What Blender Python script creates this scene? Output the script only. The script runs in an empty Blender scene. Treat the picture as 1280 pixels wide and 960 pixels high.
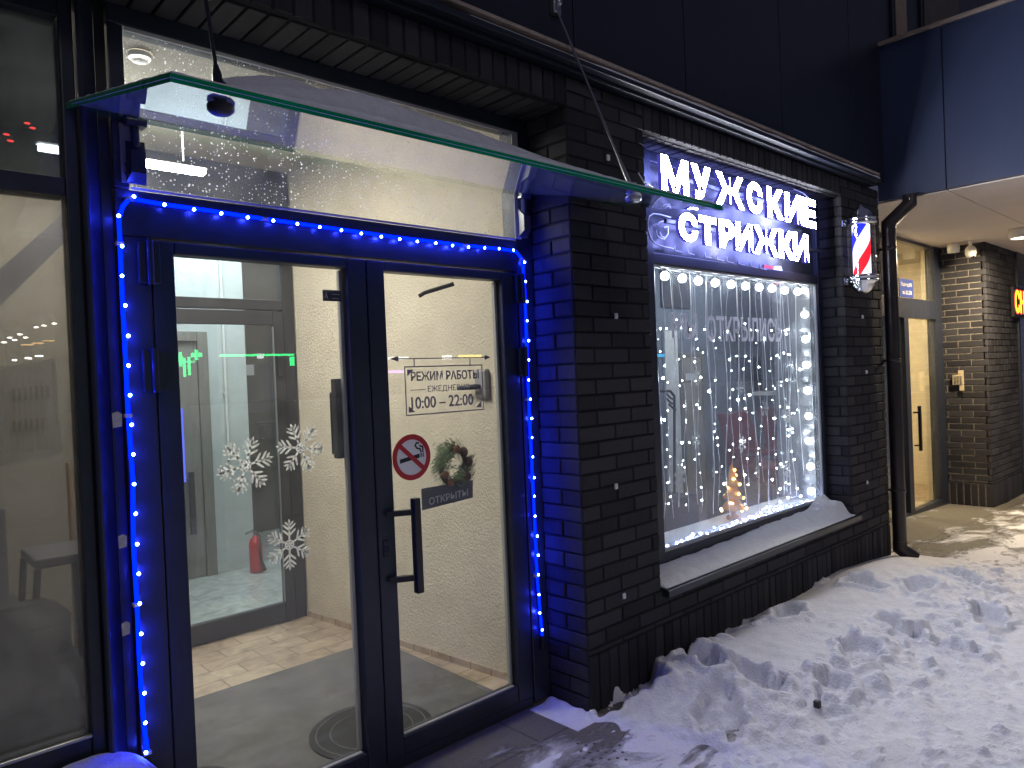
import bpy, bmesh, math, random
import numpy as np
from mathutils import Vector, Matrix, noise
random.seed(7)
D = bpy.data
SC = bpy.context.scene
COL = SC.collection
PI = math.pi

# ------------------------------------------------------------------ camera solve (metres; facade along +X, street at -Y)
CAM = np.array([-1.2867, -2.2721, 1.6])
FW = np.array([0.68012904, 0.7330175, -0.01048013])
RT = np.array([0.73212298, -0.67989519, -0.041695])
UP = np.array([0.03768856, -0.02068524, 0.99907542])
FPX = 907.62
def _ray(u, v): return FW + RT*(u-640)/FPX - UP*(v-480)/FPX
def onY(u, v, y):
    d = _ray(u, v); return Vector(CAM + d*((y-CAM[1])/d[1]))
def onX(u, v, x):
    d = _ray(u, v); return Vector(CAM + d*((x-CAM[0])/d[0]))
def onZ(u, v, z):
    d = _ray(u, v); return Vector(CAM + d*((z-CAM[2])/d[2]))

DP = 0.29          # door plane
WP = 0.20          # shop window plane

# ------------------------------------------------------------------ materials
def newmat(name):
    m = D.materials.new(name); m.use_nodes = True
    nt = m.node_tree; nt.nodes.clear()
    out = nt.nodes.new('ShaderNodeOutputMaterial')
    return m, nt, out
def N(nt, t, **kw):
    n = nt.nodes.new(t)
    for k, v in kw.items():
        if k.startswith('i_'):
            key = k[2:]
            key = int(key) if key.isdigit() else key.replace('_', ' ')
            n.inputs[key].default_value = v
        else: setattr(n, k, v)
    return n
def L(nt, a, ao, b, bi): nt.links.new(a.outputs[ao], b.inputs[bi])
def rgb(c): return (c[0], c[1], c[2], 1.0)
def pbr(name, col, rough=.5, metal=0., spec=.5, var=0., vscale=8., bump=0., bscale=60., stretch=(1,1,1), col2=None, coat=0., island=False):
    m, nt, out = newmat(name)
    p = N(nt, 'ShaderNodeBsdfPrincipled')
    p.inputs['Roughness'].default_value = rough; p.inputs['Metallic'].default_value = metal
    p.inputs['Specular IOR Level'].default_value = spec; p.inputs['Coat Weight'].default_value = coat
    p.inputs['Base Color'].default_value = rgb(col)
    L(nt, p, 0, out, 0)
    tc = N(nt, 'ShaderNodeNewGeometry')
    mp = N(nt, 'ShaderNodeMapping'); mp.inputs['Scale'].default_value = stretch
    L(nt, tc, 'Position', mp, 0)
    if var or col2:
        nz = N(nt, 'ShaderNodeTexNoise', i_Scale=vscale, i_Detail=5., i_Roughness=.6)
        L(nt, mp, 0, nz, 'Vector')
        c2 = col2 if col2 else tuple(c*(1-var) for c in col)
        c1 = col if col2 else tuple(min(1, c*(1+var)) for c in col)
        rp = N(nt, 'ShaderNodeValToRGB')
        rp.color_ramp.elements[0].position = .32; rp.color_ramp.elements[1].position = .68
        rp.color_ramp.elements[0].color = rgb(c2); rp.color_ramp.elements[1].color = rgb(c1)
        if island:
            ml = N(nt, 'ShaderNodeMath', operation='MULTIPLY_ADD', i_1=.55, i_2=0.)
            m2 = N(nt, 'ShaderNodeMath', operation='MULTIPLY_ADD', i_1=.5)
            L(nt, nz, 0, ml, 0); L(nt, tc, 'Random Per Island', m2, 0); L(nt, ml, 0, m2, 2)
            L(nt, m2, 0, rp, 0)
        else: L(nt, nz, 0, rp, 0)
        L(nt, rp, 0, p, 'Base Color')
        mr = N(nt, 'ShaderNodeMapRange', i_3=max(0, rough-.12), i_4=min(1, rough+.12))
        L(nt, nz, 0, mr, 0); L(nt, mr, 0, p, 'Roughness')
    if bump:
        bz = N(nt, 'ShaderNodeTexNoise', i_Scale=bscale, i_Detail=6., i_Roughness=.6)
        L(nt, mp, 0, bz, 'Vector')
        b = N(nt, 'ShaderNodeBump', i_Strength=1.0, i_Distance=bump)
        L(nt, bz, 0, b, 'Height'); L(nt, b, 0, p, 'Normal')
    return m
def emit(name, col, s):
    m, nt, out = newmat(name)
    e = N(nt, 'ShaderNodeEmission', i_Strength=s); e.inputs[0].default_value = rgb(col)
    L(nt, e, 0, out, 0); return m
def glass(name, tint=(.93,.95,.95), dirt=.03, dscale=30., speck=0., refl=1.8, dcol=(.7,.72,.75), rough=.0):
    m, nt, out = newmat(name)
    tr = N(nt, 'ShaderNodeBsdfTransparent'); tr.inputs[0].default_value = rgb(tint)
    gl = N(nt, 'ShaderNodeBsdfGlossy', i_Roughness=rough); gl.inputs[0].default_value = (1,1,1,1)
    df = N(nt, 'ShaderNodeBsdfTranslucent'); df.inputs[0].default_value = rgb(dcol)
    d2 = N(nt, 'ShaderNodeBsdfDiffuse'); d2.inputs[0].default_value = rgb(dcol)
    dd = N(nt, 'ShaderNodeMixShader', i_0=.4); L(nt, df, 0, dd, 1); L(nt, d2, 0, dd, 2)
    geo = N(nt, 'ShaderNodeNewGeometry')
    nz = N(nt, 'ShaderNodeTexNoise', i_Scale=dscale*.12, i_Detail=8., i_Roughness=.75); L(nt, geo, 'Position', nz, 'Vector')
    mr = N(nt, 'ShaderNodeMapRange', i_1=.35, i_2=.8, i_3=dirt*.3, i_4=dirt*2.2); L(nt, nz, 0, mr, 0)
    fac = mr
    if speck:
        vo = N(nt, 'ShaderNodeTexVoronoi', i_Scale=85.); L(nt, geo, 'Position', vo, 'Vector')
        sepc = N(nt, 'ShaderNodeSeparateColor'); L(nt, vo, 'Color', sepc, 0)
        lt = N(nt, 'ShaderNodeMath', operation='MULTIPLY', i_1=.42); L(nt, sepc, 0, lt, 0)
        pw = N(nt, 'ShaderNodeMath', operation='SUBTRACT', i_1=.12); L(nt, lt, 0, pw, 0)
        ls = N(nt, 'ShaderNodeMath', operation='LESS_THAN'); L(nt, vo, 'Distance', ls, 0); L(nt, pw, 0, ls, 1)
        n2 = N(nt, 'ShaderNodeTexNoise', i_Scale=7.); L(nt, geo, 'Position', n2, 'Vector')
        m4 = N(nt, 'ShaderNodeMapRange', i_1=.28, i_2=.5); L(nt, n2, 0, m4, 0)
        m3 = N(nt, 'ShaderNodeMath', operation='MULTIPLY'); L(nt, ls, 0, m3, 0); L(nt, m4, 0, m3, 1)
        ma = N(nt, 'ShaderNodeMath', operation='MULTIPLY_ADD', i_1=speck); L(nt, m3, 0, ma, 0); L(nt, mr, 0, ma, 2)
        fac = ma
    mx = N(nt, 'ShaderNodeMixShader'); L(nt, fac, 0, mx, 0); L(nt, tr, 0, mx, 1); L(nt, dd, 0, mx, 2)
    fr = N(nt, 'ShaderNodeFresnel')
    io = N(nt, 'ShaderNodeMapRange', i_3=1.48, i_4=1/1.48); L(nt, geo, 'Backfacing', io, 0); L(nt, io, 0, fr, 0)
    fm = N(nt, 'ShaderNodeMath', operation='MULTIPLY', i_1=refl, use_clamp=True); L(nt, fr, 0, fm, 0)
    mx2 = N(nt, 'ShaderNodeMixShader'); L(nt, fm, 0, mx2, 0); L(nt, mx, 0, mx2, 1); L(nt, gl, 0, mx2, 2)
    L(nt, mx2, 0, out, 0)
    return m

M = {}
M['brick'] = pbr('dark_brick', (.038,.037,.043), .76, spec=.22, col2=(.020,.0195,.024), vscale=26, bump=.0035, bscale=38, stretch=(2.2,2.2,.6), island=True)
M['mortar_dark'] = pbr('dark_mortar', (.022,.022,.025), .95, spec=.1, bump=.002)
M['mortar_light'] = pbr('lit_side_mortar', (.17,.155,.13), .95, spec=.1, var=.4, vscale=30, bump=.002)  # paler than the front mortar: light on the pier side painted in
M['frame'] = pbr('anthracite_paint', (.016,.020,.034), .38, spec=.5, var=.15, vscale=14, bump=.0002, bscale=400)
M['frame_in'] = pbr('inner_grey_paint', (.036,.036,.040), .45, var=.15, vscale=10)
M['steel'] = pbr('brushed_steel', (.42,.43,.45), .3, metal=1.)
M['chrome'] = pbr('chrome', (.85,.86,.88), .07, metal=1.)
M['black'] = pbr('black_plastic', (.012,.012,.014), .4)
M['clad'] = pbr('dark_blue_cladding', (.012,.0155,.027), .42, spec=.4, var=.12, vscale=3)
M['clad2'] = pbr('blue_composite_panel', (.036,.050,.102), .42, spec=.4, var=.08, vscale=2)
M['flash'] = pbr('tan_flashing', (.30,.24,.20), .45, var=.2)
M['soffit'] = pbr('soffit_panel', (.68,.60,.54), .55, var=.04, vscale=4)
M['snow'] = pbr('snow', (.80,.81,.86), .55, spec=.3, col2=(.70,.71,.77), vscale=22, bump=.010, bscale=75)
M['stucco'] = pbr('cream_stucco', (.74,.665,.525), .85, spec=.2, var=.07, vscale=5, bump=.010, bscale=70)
M['ceil'] = pbr('ceiling_plaster', (.34,.31,.25), .9, var=.08, vscale=12, bump=.004, bscale=90)
M['hallwall'] = pbr('pale_grey_plaster', (.55,.60,.60), .8, var=.05, vscale=6, bump=.006, bscale=14)
M['darkwall'] = pbr('dark_grey_wall', (.060,.052,.046), .7, var=.25, vscale=6)
M['woodgrey'] = pbr('greyed_wood', (.23,.215,.19), .55, var=.16, vscale=9, stretch=(6,6,.5))
M['beige_door'] = pbr('beige_door', (.40,.36,.30), .5, var=.08, vscale=9, stretch=(6,6,.5))
M['white'] = pbr('white_paint', (.78,.78,.76), .5, var=.03)
M['red'] = pbr('red_enamel', (.55,.02,.03), .3, coat=.4)
M['redleather'] = pbr('red_leather', (.20,.03,.04), .45, var=.2, bump=.001)
M['mat'] = pbr('grey_ribbed_mat', (.15,.145,.138), .95, spec=.1, var=.22, vscale=5, bump=.003, bscale=150)
M['rubber'] = pbr('dark_rubber', (.022,.022,.024), .8, var=.3, vscale=9)
M['paper'] = pbr('paper', (.62,.58,.50), .8, var=.08, vscale=4)
M['tape'] = pbr('torn_tape', (.45,.44,.44), .7, var=.2, vscale=60)
M['printbrown'] = pbr('brown_print', (.33,.27,.20), .8)
M['fabric'] = pbr('dark_fabric', (.045,.045,.055), .9, var=.4, vscale=14, bump=.006, bscale=20)
M['wood'] = pbr('honey_wood', (.42,.25,.11), .5, var=.2, vscale=10, stretch=(5,5,.6))
M['pipe'] = pbr('brown_pipe_paint', (.018,.013,.014), .32, spec=.5, var=.15)
M['vinyl'] = pbr('grey_vinyl', (.20,.175,.20), .6)

def film(name, col):
    m, nt, out = newmat(name)
    a = N(nt, 'ShaderNodeBsdfDiffuse'); a.inputs[0].default_value = rgb(col); b = N(nt, 'ShaderNodeBsdfTranslucent'); b.inputs[0].default_value = rgb(col)
    x = N(nt, 'ShaderNodeMixShader', i_0=.6); L(nt, a, 0, x, 1); L(nt, b, 0, x, 2); L(nt, x, 0, out, 0); return m
M['flake'] = film('white_vinyl', (.95,.94,.91))
M['silver'] = pbr('silver_glitter', (.75,.77,.82), .35, var=.2, vscale=90)
M['signred'] = pbr('prohibition_red', (.50,.025,.03), .5)
M['signwhite'] = pbr('sign_white', (.80,.79,.77), .5)
M['slate'] = pbr('slate_board', (.075,.072,.085), .6, var=.1)
M['slatetext'] = pbr('pale_lettering', (.62,.60,.58), .6)
M['bluesign'] = pbr('blue_enamel', (.03,.06,.28), .4)
M['leaf'] = pbr('fir_needles', (.17,.26,.10), .7, col2=(.07,.13,.05), vscale=60, island=True)
M['cone'] = pbr('dried_cones', (.13,.075,.04), .8, var=.3, vscale=80)
M['lightwood'] = pbr('dried_orange', (.40,.16,.06), .6, var=.2, vscale=60)
M['beige_metal'] = pbr('beige_keypad', (.62,.52,.33), .4, metal=.3)
M['greenedge'] = pbr('green_glass_edge', (.0,.24,.105), .3, spec=.12, var=.2, vscale=3)
M['wire'] = pbr('clear_wire', (.80,.82,.88), .4)
M['acrylic'] = pbr('clear_acrylic', (.5,.52,.58), .15)
M['concrete'] = pbr('wet_concrete', (.10,.095,.09), .55, var=.3, vscale=6, bump=.004)
M['curtain'] = pbr('curtain_fabric', (.22,.17,.14), .9, var=.1)
M['orange'] = pbr('orange_star', (.65,.30,.06), .5)
M['shopwall'] = pbr('shop_grey_wall', (.20,.225,.27), .8, var=.1, vscale=4)
M['glass'] = glass('clear_glass', dirt=.018, refl=1.)
M['glass_door'] = glass('door_glass', dirt=.022, refl=1.)
M['glass_dirty'] = glass('dusty_glass', dirt=.05, speck=.9, refl=1., dcol=(.62,.66,.72))
M['glass_left'] = glass('hazy_glass', tint=(.66,.66,.64), dirt=.20, refl=1.2, speck=.05, dcol=(.38,.38,.37))  # darker tint puts the room's dimness into the misted pane
M['glass_shop'] = glass('shop_glass', dirt=.11, refl=1., dcol=(.62,.68,.80))  # bluish dirt layer paints the window's haze and glow
M['glass_dark'] = glass('tinted_glass', tint=(.22,.23,.27), dirt=.10, refl=.8, dcol=(.35,.36,.44), rough=.3)
M['glass_canopy'] = glass('canopy_glass', tint=(.62,.70,.71), dirt=.03, refl=1.25, rough=.012)
M['glass_tube'] = glass('pole_glass', tint=(.9,.92,.98), dirt=.02, refl=1.2)

M['vinyl_pale'] = film('mauve_vinyl', (.95,.92,1.))
# lights as materials
M['letter_face'] = emit('lit_letter_face', (.90,.91,1.), 100.)
M['letter_back'] = emit('added_letter_backlight', (.30,.34,1.), 34.)  # hidden letter backs glow as an added source of blue spill
M['letter_side'] = emit('lit_letter_side', (.15,.13,1.), .42)
M['rope'] = emit('blue_rope_glow', (.0,.006,1.), 7.)
M['blueled'] = emit('blue_led', (.020,.040,1.), 500.)
M['lamp'] = emit('white_lamp', (.93,.97,1.), 90.)
M['globe'] = emit('white_globe_bulb', (.95,.98,1.), 30.)
M['fairy'] = emit('white_fairy_led', (.85,.92,1.), 130.)
M['fairyblue'] = emit('bluish_fairy_led', (.34,.42,1.), 110.)
M['amber'] = emit('amber_led', (1.,.55,.12), 14.)
M['amberglow'] = emit('amber_glow', (1.,.42,.06), .9)
M['down'] = emit('downlight_diffuser', (1.,.86,.66), 14.)
M['green'] = emit('green_neon', (.02,1.,.25), 14.)
M['amberstreet'] = emit('amber_street_strip', (1.,.6,.2), 10.)
M['whitestreet'] = emit('white_street_lamp', (1.,.95,.85), 35.)
M['redstreet'] = emit('red_lamp', (1.,.05,.05), 25.)
M['purple'] = emit('purple_sign_light', (.75,.35,1.), 9.)
M['whitesign'] = emit('white_sign_light', (.95,.97,1.), 9.)
M['yellowsign'] = emit('yellow_sign_light', (1.,.75,.1), 9.)
M['ledyellow'] = emit('yellow_led_text', (1.,.62,.02), 3.)
M['ledred'] = emit('red_letter_glow', (1.,.03,.03), 5.)
M['cyan'] = emit('cyan_strip', (.1,.55,1.), 1.2)
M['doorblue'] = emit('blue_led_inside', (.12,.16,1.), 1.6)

# barber pole stripes: lit cylinder
def pole_mat():
    m, nt, out = newmat('striped_pole')
    tc = N(nt, 'ShaderNodeTexCoord'); sp = N(nt, 'ShaderNodeSeparateXYZ'); L(nt, tc, 'Object', sp, 0)
    at = N(nt, 'ShaderNodeMath', operation='ARCTAN2'); L(nt, sp, 1, at, 0); L(nt, sp, 0, at, 1)
    a1 = N(nt, 'ShaderNodeMath', operation='MULTIPLY', i_1=1/(2*PI)); L(nt, at, 0, a1, 0)
    z1 = N(nt, 'ShaderNodeMath', operation='MULTIPLY_ADD', i_1=-1.75); L(nt, sp, 2, z1, 0); L(nt, a1, 0, z1, 2)
    z1.inputs[1].default_value = -1.75
    a2 = N(nt, 'ShaderNodeMath', operation='ADD', i_1=POLE_PHASE); L(nt, z1, 0, a2, 0)
    fr = N(nt, 'ShaderNodeMath', operation='FRACT'); L(nt, a2, 0, fr, 0)
    rp = N(nt, 'ShaderNodeValToRGB'); rp.color_ramp.interpolation = 'CONSTANT'
    e = rp.color_ramp.elements
    e[0].position = 0; e[0].color = (.9,.9,1,1)
    e[1].position = .28; e[1].color = (.85,.01,.02,1)
    for pos, c in ((.5,(.9,.9,1,1)),(.78,(.01,.02,.75,1))):
        q = e.new(pos); q.color = c
    L(nt, fr, 0, rp, 0)
    em = N(nt, 'ShaderNodeEmission', i_Strength=1.9); L(nt, rp, 0, em, 0); L(nt, em, 0, out, 0)
    return m
POLE_PHASE = .125
M['pole'] = pole_mat()

# tiled floors
def tile_mat(name, c1, c2, grout, size, rough, rot=0., gap=.004):
    m, nt, out = newmat(name)
    p = N(nt, 'ShaderNodeBsdfPrincipled', i_Roughness=rough); L(nt, p, 0, out, 0)
    g = N(nt, 'ShaderNodeNewGeometry')
    mp = N(nt, 'ShaderNodeMapping'); mp.inputs['Rotation'].default_value = (0,0,rot); L(nt, g, 'Position', mp, 0)
    br = N(nt, 'ShaderNodeTexBrick', offset=.5, i_Scale=1., i_Mortar_Size=gap, i_Brick_Width=size[0], i_Row_Height=size[1], i_Bias=0.)
    br.inputs['Color1'].default_value = rgb(c1); br.inputs['Color2'].default_value = rgb(c2); br.inputs['Mortar'].default_value = rgb(grout)
    L(nt, mp, 0, br, 'Vector')
    nz = N(nt, 'ShaderNodeTexNoise', i_Scale=6., i_Detail=7., i_Roughness=.65, i_Distortion=1.5); L(nt, g, 'Position', nz, 'Vector')
    mr = N(nt, 'ShaderNodeMapRange', i_1=.3, i_2=.7, i_3=.6, i_4=1.25); L(nt, nz, 0, mr, 0)
    vm = N(nt, 'ShaderNodeVectorMath', operation='SCALE'); L(nt, br, 0, vm, 0); L(nt, mr, 0, vm, 'Scale')
    L(nt, vm, 0, p, 'Base Color')
    b = N(nt, 'ShaderNodeBump', i_Strength=.5, i_Distance=-.002); L(nt, br, 1, b, 'Height'); L(nt, b, 0, p, 'Normal')
    return m
M['tan_tile'] = tile_mat('tan_floor_tile', (.50,.40,.29), (.42,.32,.23), (.22,.17,.12), (.30,.15), .4, rot=.0)
M['marble'] = tile_mat('pale_marble_tile', (.52,.56,.54), (.47,.51,.50), (.36,.38,.37), (.6,.6), .18, gap=.003)

def ground_mat():
    # concrete paving partly under trodden snow: where the snow lies is a property of the ground
    m, nt, out = newmat('snowy_paving')
    g = N(nt, 'ShaderNodeNewGeometry')
    br = N(nt, 'ShaderNodeTexBrick', i_Scale=1., i_Mortar_Size=.006, i_Brick_Width=.9, i_Row_Height=.6, offset=0.)
    br.inputs['Color1'].default_value = (.13,.118,.10,1); br.inputs['Color2'].default_value = (.115,.105,.09,1); br.inputs['Mortar'].default_value = (.05,.045,.04,1)
    L(nt, g, 'Position', br, 'Vector')
    nz = N(nt, 'ShaderNodeTexNoise', i_Scale=3.4, i_Detail=9., i_Roughness=.68, i_Distortion=.6)
    mp = N(nt, 'ShaderNodeMapping'); mp.inputs['Scale'].default_value = (.55,1.25,1); mp.inputs['Rotation'].default_value = (0,0,.35)
    L(nt, g, 'Position', mp, 0); L(nt, mp, 0, nz, 'Vector')
    sp = N(nt, 'ShaderNodeSeparateXYZ'); L(nt, g, 'Position', sp, 0)
    yr = N(nt, 'ShaderNodeMapRange', i_1=.32, i_2=-.80, i_3=-.20, i_4=.11); L(nt, sp, 1, yr, 0)
    ad = N(nt, 'ShaderNodeMath', operation='ADD'); L(nt, nz, 0, ad, 0); L(nt, yr, 0, ad, 1)
    mk = N(nt, 'ShaderNodeMapRange', i_1=.40, i_2=.54); L(nt, ad, 0, mk, 0)
    pb = N(nt, 'ShaderNodeBsdfPrincipled', i_Roughness=.5); L(nt, br, 0, pb, 'Base Color')
    ps = N(nt, 'ShaderNodeBsdfPrincipled', i_Roughness=.6); ps.inputs['Base Color'].default_value = (.70,.70,.76,1)
    bn = N(nt, 'ShaderNodeTexNoise', i_Scale=30., i_Detail=9., i_Roughness=.7); L(nt, g, 'Position', bn, 'Vector')
    am = N(nt, 'ShaderNodeMath', operation='MULTIPLY_ADD', i_1=.5); L(nt, bn, 0, am, 0); L(nt, mk, 0, am, 2)
    b = N(nt, 'ShaderNodeBump', i_Strength=1., i_Distance=.022); L(nt, am, 0, b, 'Height'); L(nt, b, 0, ps, 'Normal'); L(nt, b, 0, pb, 'Normal')
    mx = N(nt, 'ShaderNodeMixShader'); L(nt, mk, 0, mx, 0); L(nt, pb, 0, mx, 1); L(nt, ps, 0, mx, 2)
    L(nt, mx, 0, out, 0)
    return m
M['ground'] = ground_mat()

# ------------------------------------------------------------------ mesh builder
BASE = {}
class MB:
    def __init__(s): s.v = []; s.f = []; s.mi = []; s.sm = []
    def add(s, vs, fs, mi=0, smooth=False):
        o = len(s.v); s.v += [Vector(v) for v in vs]
        for f in fs: s.f.append([i+o for i in f]); s.mi.append(mi); s.sm.append(smooth)
        return s
    def box(s, x0, x1, y0, y1, z0, z1, bev=0., mi=0):
        if x0 > x1: x0, x1 = x1, x0
        if y0 > y1: y0, y1 = y1, y0
        if z0 > z1: z0, z1 = z1, z0
        if bev <= 0:
            vs = [(x,y,z) for z in (z0,z1) for y in (y0,y1) for x in (x0,x1)]
            return s.add(vs, [(0,2,3,1),(4,5,7,6),(0,1,5,4),(2,6,7,3),(0,4,6,2),(1,3,7,5)], mi)
        b = min(bev, (x1-x0)*.49, (y1-y0)*.49, (z1-z0)*.49)
        bm = bmesh.new(); bmesh.ops.create_cube(bm, size=1)
        for v in bm.verts: v.co = Vector(((x0+x1)/2+v.co.x*(x1-x0), (y0+y1)/2+v.co.y*(y1-y0), (z0+z1)/2+v.co.z*(z1-z0)))
        bmesh.ops.bevel(bm, geom=bm.edges[:], offset=b, segments=2, affect='EDGES', profile=.5)
        s.bm(bm, mi); return s
    def bm(s, bm, mi=0, smooth=False):
        bm.verts.index_update()
        s.add([v.co.copy() for v in bm.verts], [[v.index for v in f.verts] for f in bm.faces], mi, smooth); bm.free()
    def hexa(s, p, mi=0):   # 8 points: bottom 4 ccw, top 4
        return s.add(p, [(3,2,1,0),(4,5,6,7),(0,1,5,4),(1,2,6,5),(2,3,7,6),(3,0,4,7)], mi)
    def tube(s, pts, r, seg=10, mi=0, cap=True):
        pts = [Vector(p) for p in pts]; n = len(pts)
        rr = r if isinstance(r, (list, tuple)) else [r]*n
        t = (pts[1]-pts[0]).normalized()
        a = t.orthogonal().normalized(); rings = []
        for i, p in enumerate(pts):
            if i == 0: tt = pts[1]-pts[0]
            elif i == n-1: tt = pts[-1]-pts[-2]
            else: tt = (pts[i+1]-p).normalized()+(p-pts[i-1]).normalized()
            tt = tt.normalized(); a = (a-tt*a.dot(tt)).normalized(); b = tt.cross(a)
            k = 1.
            if 0 < i < n-1:
                c = max(.35, (pts[i+1]-p).normalized().dot(tt)); k = 1./c if c < .95 else 1.
            rings.append([p+(a*math.cos(2*PI*j/seg)+b*math.sin(2*PI*j/seg))*rr[i]*(1+(k-1)*.5) for j in range(seg)])
        vs = [v for ring in rings for v in ring]; fs = []
        for i in range(n-1):
            for j in range(seg):
                fs.append((i*seg+j, i*seg+(j+1)%seg, (i+1)*seg+(j+1)%seg, (i+1)*seg+j))
        s.add(vs, fs, mi, True)
        if cap:
            s.add(rings[0], [list(range(seg))[::-1]], mi); s.add(rings[-1], [list(range(seg))], mi)
        return s
    def lathe(s, c, prof, seg=24, axis='Z', mi=0, smooth=True):
        c = Vector(c); vs = []; fs = []
        for r, h in prof:
            for j in range(seg):
                a = 2*PI*j/seg; x, y = r*math.cos(a), r*math.sin(a)
                vs.append(c+(Vector((x,y,h)) if axis == 'Z' else Vector((x,h,y)) if axis == 'Y' else Vector((h,x,y))))
        for i in range(len(prof)-1):
            for j in range(seg):
                q = (i*seg+j, i*seg+(j+1)%seg, (i+1)*seg+(j+1)%seg, (i+1)*seg+j)
                fs.append(q if axis != 'Y' else q[::-1])
        s.add(vs, fs, mi, smooth); return s
    def sphere(s, c, r, seg=10, rings=6, mi=0, sc=(1,1,1)):
        bm = bmesh.new(); bmesh.ops.create_uvsphere(bm, u_segments=seg, v_segments=rings, radius=r)
        for v in bm.verts: v.co = Vector((v.co.x*sc[0], v.co.y*sc[1], v.co.z*sc[2]))+Vector(c)
        s.bm(bm, mi, True); return s
    def prism(s, poly, to3, depth, mi=0):   # poly 2D list; to3(u,v,w)
        n = len(poly)
        if not depth: return s.add([to3(u,v,0) for u,v in poly], [list(range(n))], mi)
        vs = [to3(u,v,0) for u,v in poly]+[to3(u,v,depth) for u,v in poly]
        fs = [list(range(n)), list(range(n,2*n))[::-1]]+[(i,i+n,(i+1)%n+n,(i+1)%n) for i in range(n)]
        s.add(vs, fs, mi); return s
    def stroke(s, pts, w, to3, depth, mi=0):   # flat thick line through 2D points
        for (a, b) in zip(pts[:-1], pts[1:]):
            a = Vector(a); b = Vector(b); d = (b-a)
            if d.length < 1e-6: continue
            d.normalize(); nn = Vector((-d.y, d.x))*w/2; e = d*w*.3
            s.prism([a-e+nn, b+e+nn, b+e-nn, a-e-nn], to3, depth, mi)
        return s
    def build(s, name, mat, parent=None, smooth_angle=None, fixn=True):
        me = D.meshes.new(name)
        off = BASE.get(parent, Vector((0,0,0))) if parent else Vector((0,0,0))
        me.from_pydata([tuple(v-off) for v in s.v], [], s.f)
        for m in (mat if isinstance(mat, (list, tuple)) else [mat]): me.materials.append(m)
        me.polygons.foreach_set('material_index', s.mi)
        me.polygons.foreach_set('use_smooth', s.sm)
        me.update()
        if fixn:
            bm = bmesh.new(); bm.from_mesh(me); bmesh.ops.recalc_face_normals(bm, faces=bm.faces[:]); bm.to_mesh(me); bm.free()
        o = D.objects.new(name, me); COL.objects.link(o)
        if parent: o.parent = parent; BASE[o] = off
        return o
def tag(o, label=None, cat=None, group=None, kind=None):
    if label: o['label'] = label
    if cat: o['category'] = cat
    if group: o['group'] = group
    if kind: o['kind'] = kind
    return o
def thing(name, label, cat, loc, group=None):
    o = D.objects.new(name, None); COL.objects.link(o); o.location = loc; o.empty_display_size = .1
    BASE[o] = Vector(loc); return tag(o, label, cat, group)
def struct(name, mb, mat): return tag(mb.build(name, mat), kind='structure')
def dup(o, parent=None):
    c = o.copy(); COL.objects.link(c)
    if parent: c.parent = parent
    for ch in list(o.children): dup(ch, c)
    return c
def XZ(y):          # flat shapes on a plane parallel to the facade, thickness towards the street
    return lambda u, v, w: Vector((u, y-w, v))

# text -> list of (verts2d, faces) in unit box
def glyph(ch, bold=0., fit=None, extr=0.):
    cu = D.curves.new('glyph_tmp', 'FONT'); cu.body = ch; cu.offset = bold; cu.extrude = extr; cu.resolution_u = 4
    ob = D.objects.new('glyph_tmp', cu); COL.objects.link(ob)
    dg = bpy.context.evaluated_depsgraph_get(); dg.update()
    me = D.meshes.new_from_object(ob.evaluated_get(dg))
    vs = [v.co.copy() for v in me.vertices]; fs = [list(p.vertices) for p in me.polygons]
    D.objects.remove(ob); D.curves.remove(cu); D.meshes.remove(me)
    if not vs: return [], []
    x0 = min(v.x for v in vs); x1 = max(v.x for v in vs); y0 = min(v.y for v in vs); y1 = max(v.y for v in vs)
    if fit:
        a, b, c, d = fit
        for v in vs:
            v.x = a+(v.x-x0)/(x1-x0)*(b-a); v.y = c+(v.y-y0)/(y1-y0)*(d-c)
    return vs, fs
def add_text(mb, txt, fit, to3, bold=0., depth=.001, mi=0):
    vs, fs = glyph(txt, bold, fit, extr=1.0)
    if not depth: fs = [f for f in fs if min(vs[i].z for i in f) > .5]
    mb.add([to3(v.x, v.y, depth*(v.z*.5+.5)) for v in vs], fs, mi)

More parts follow.
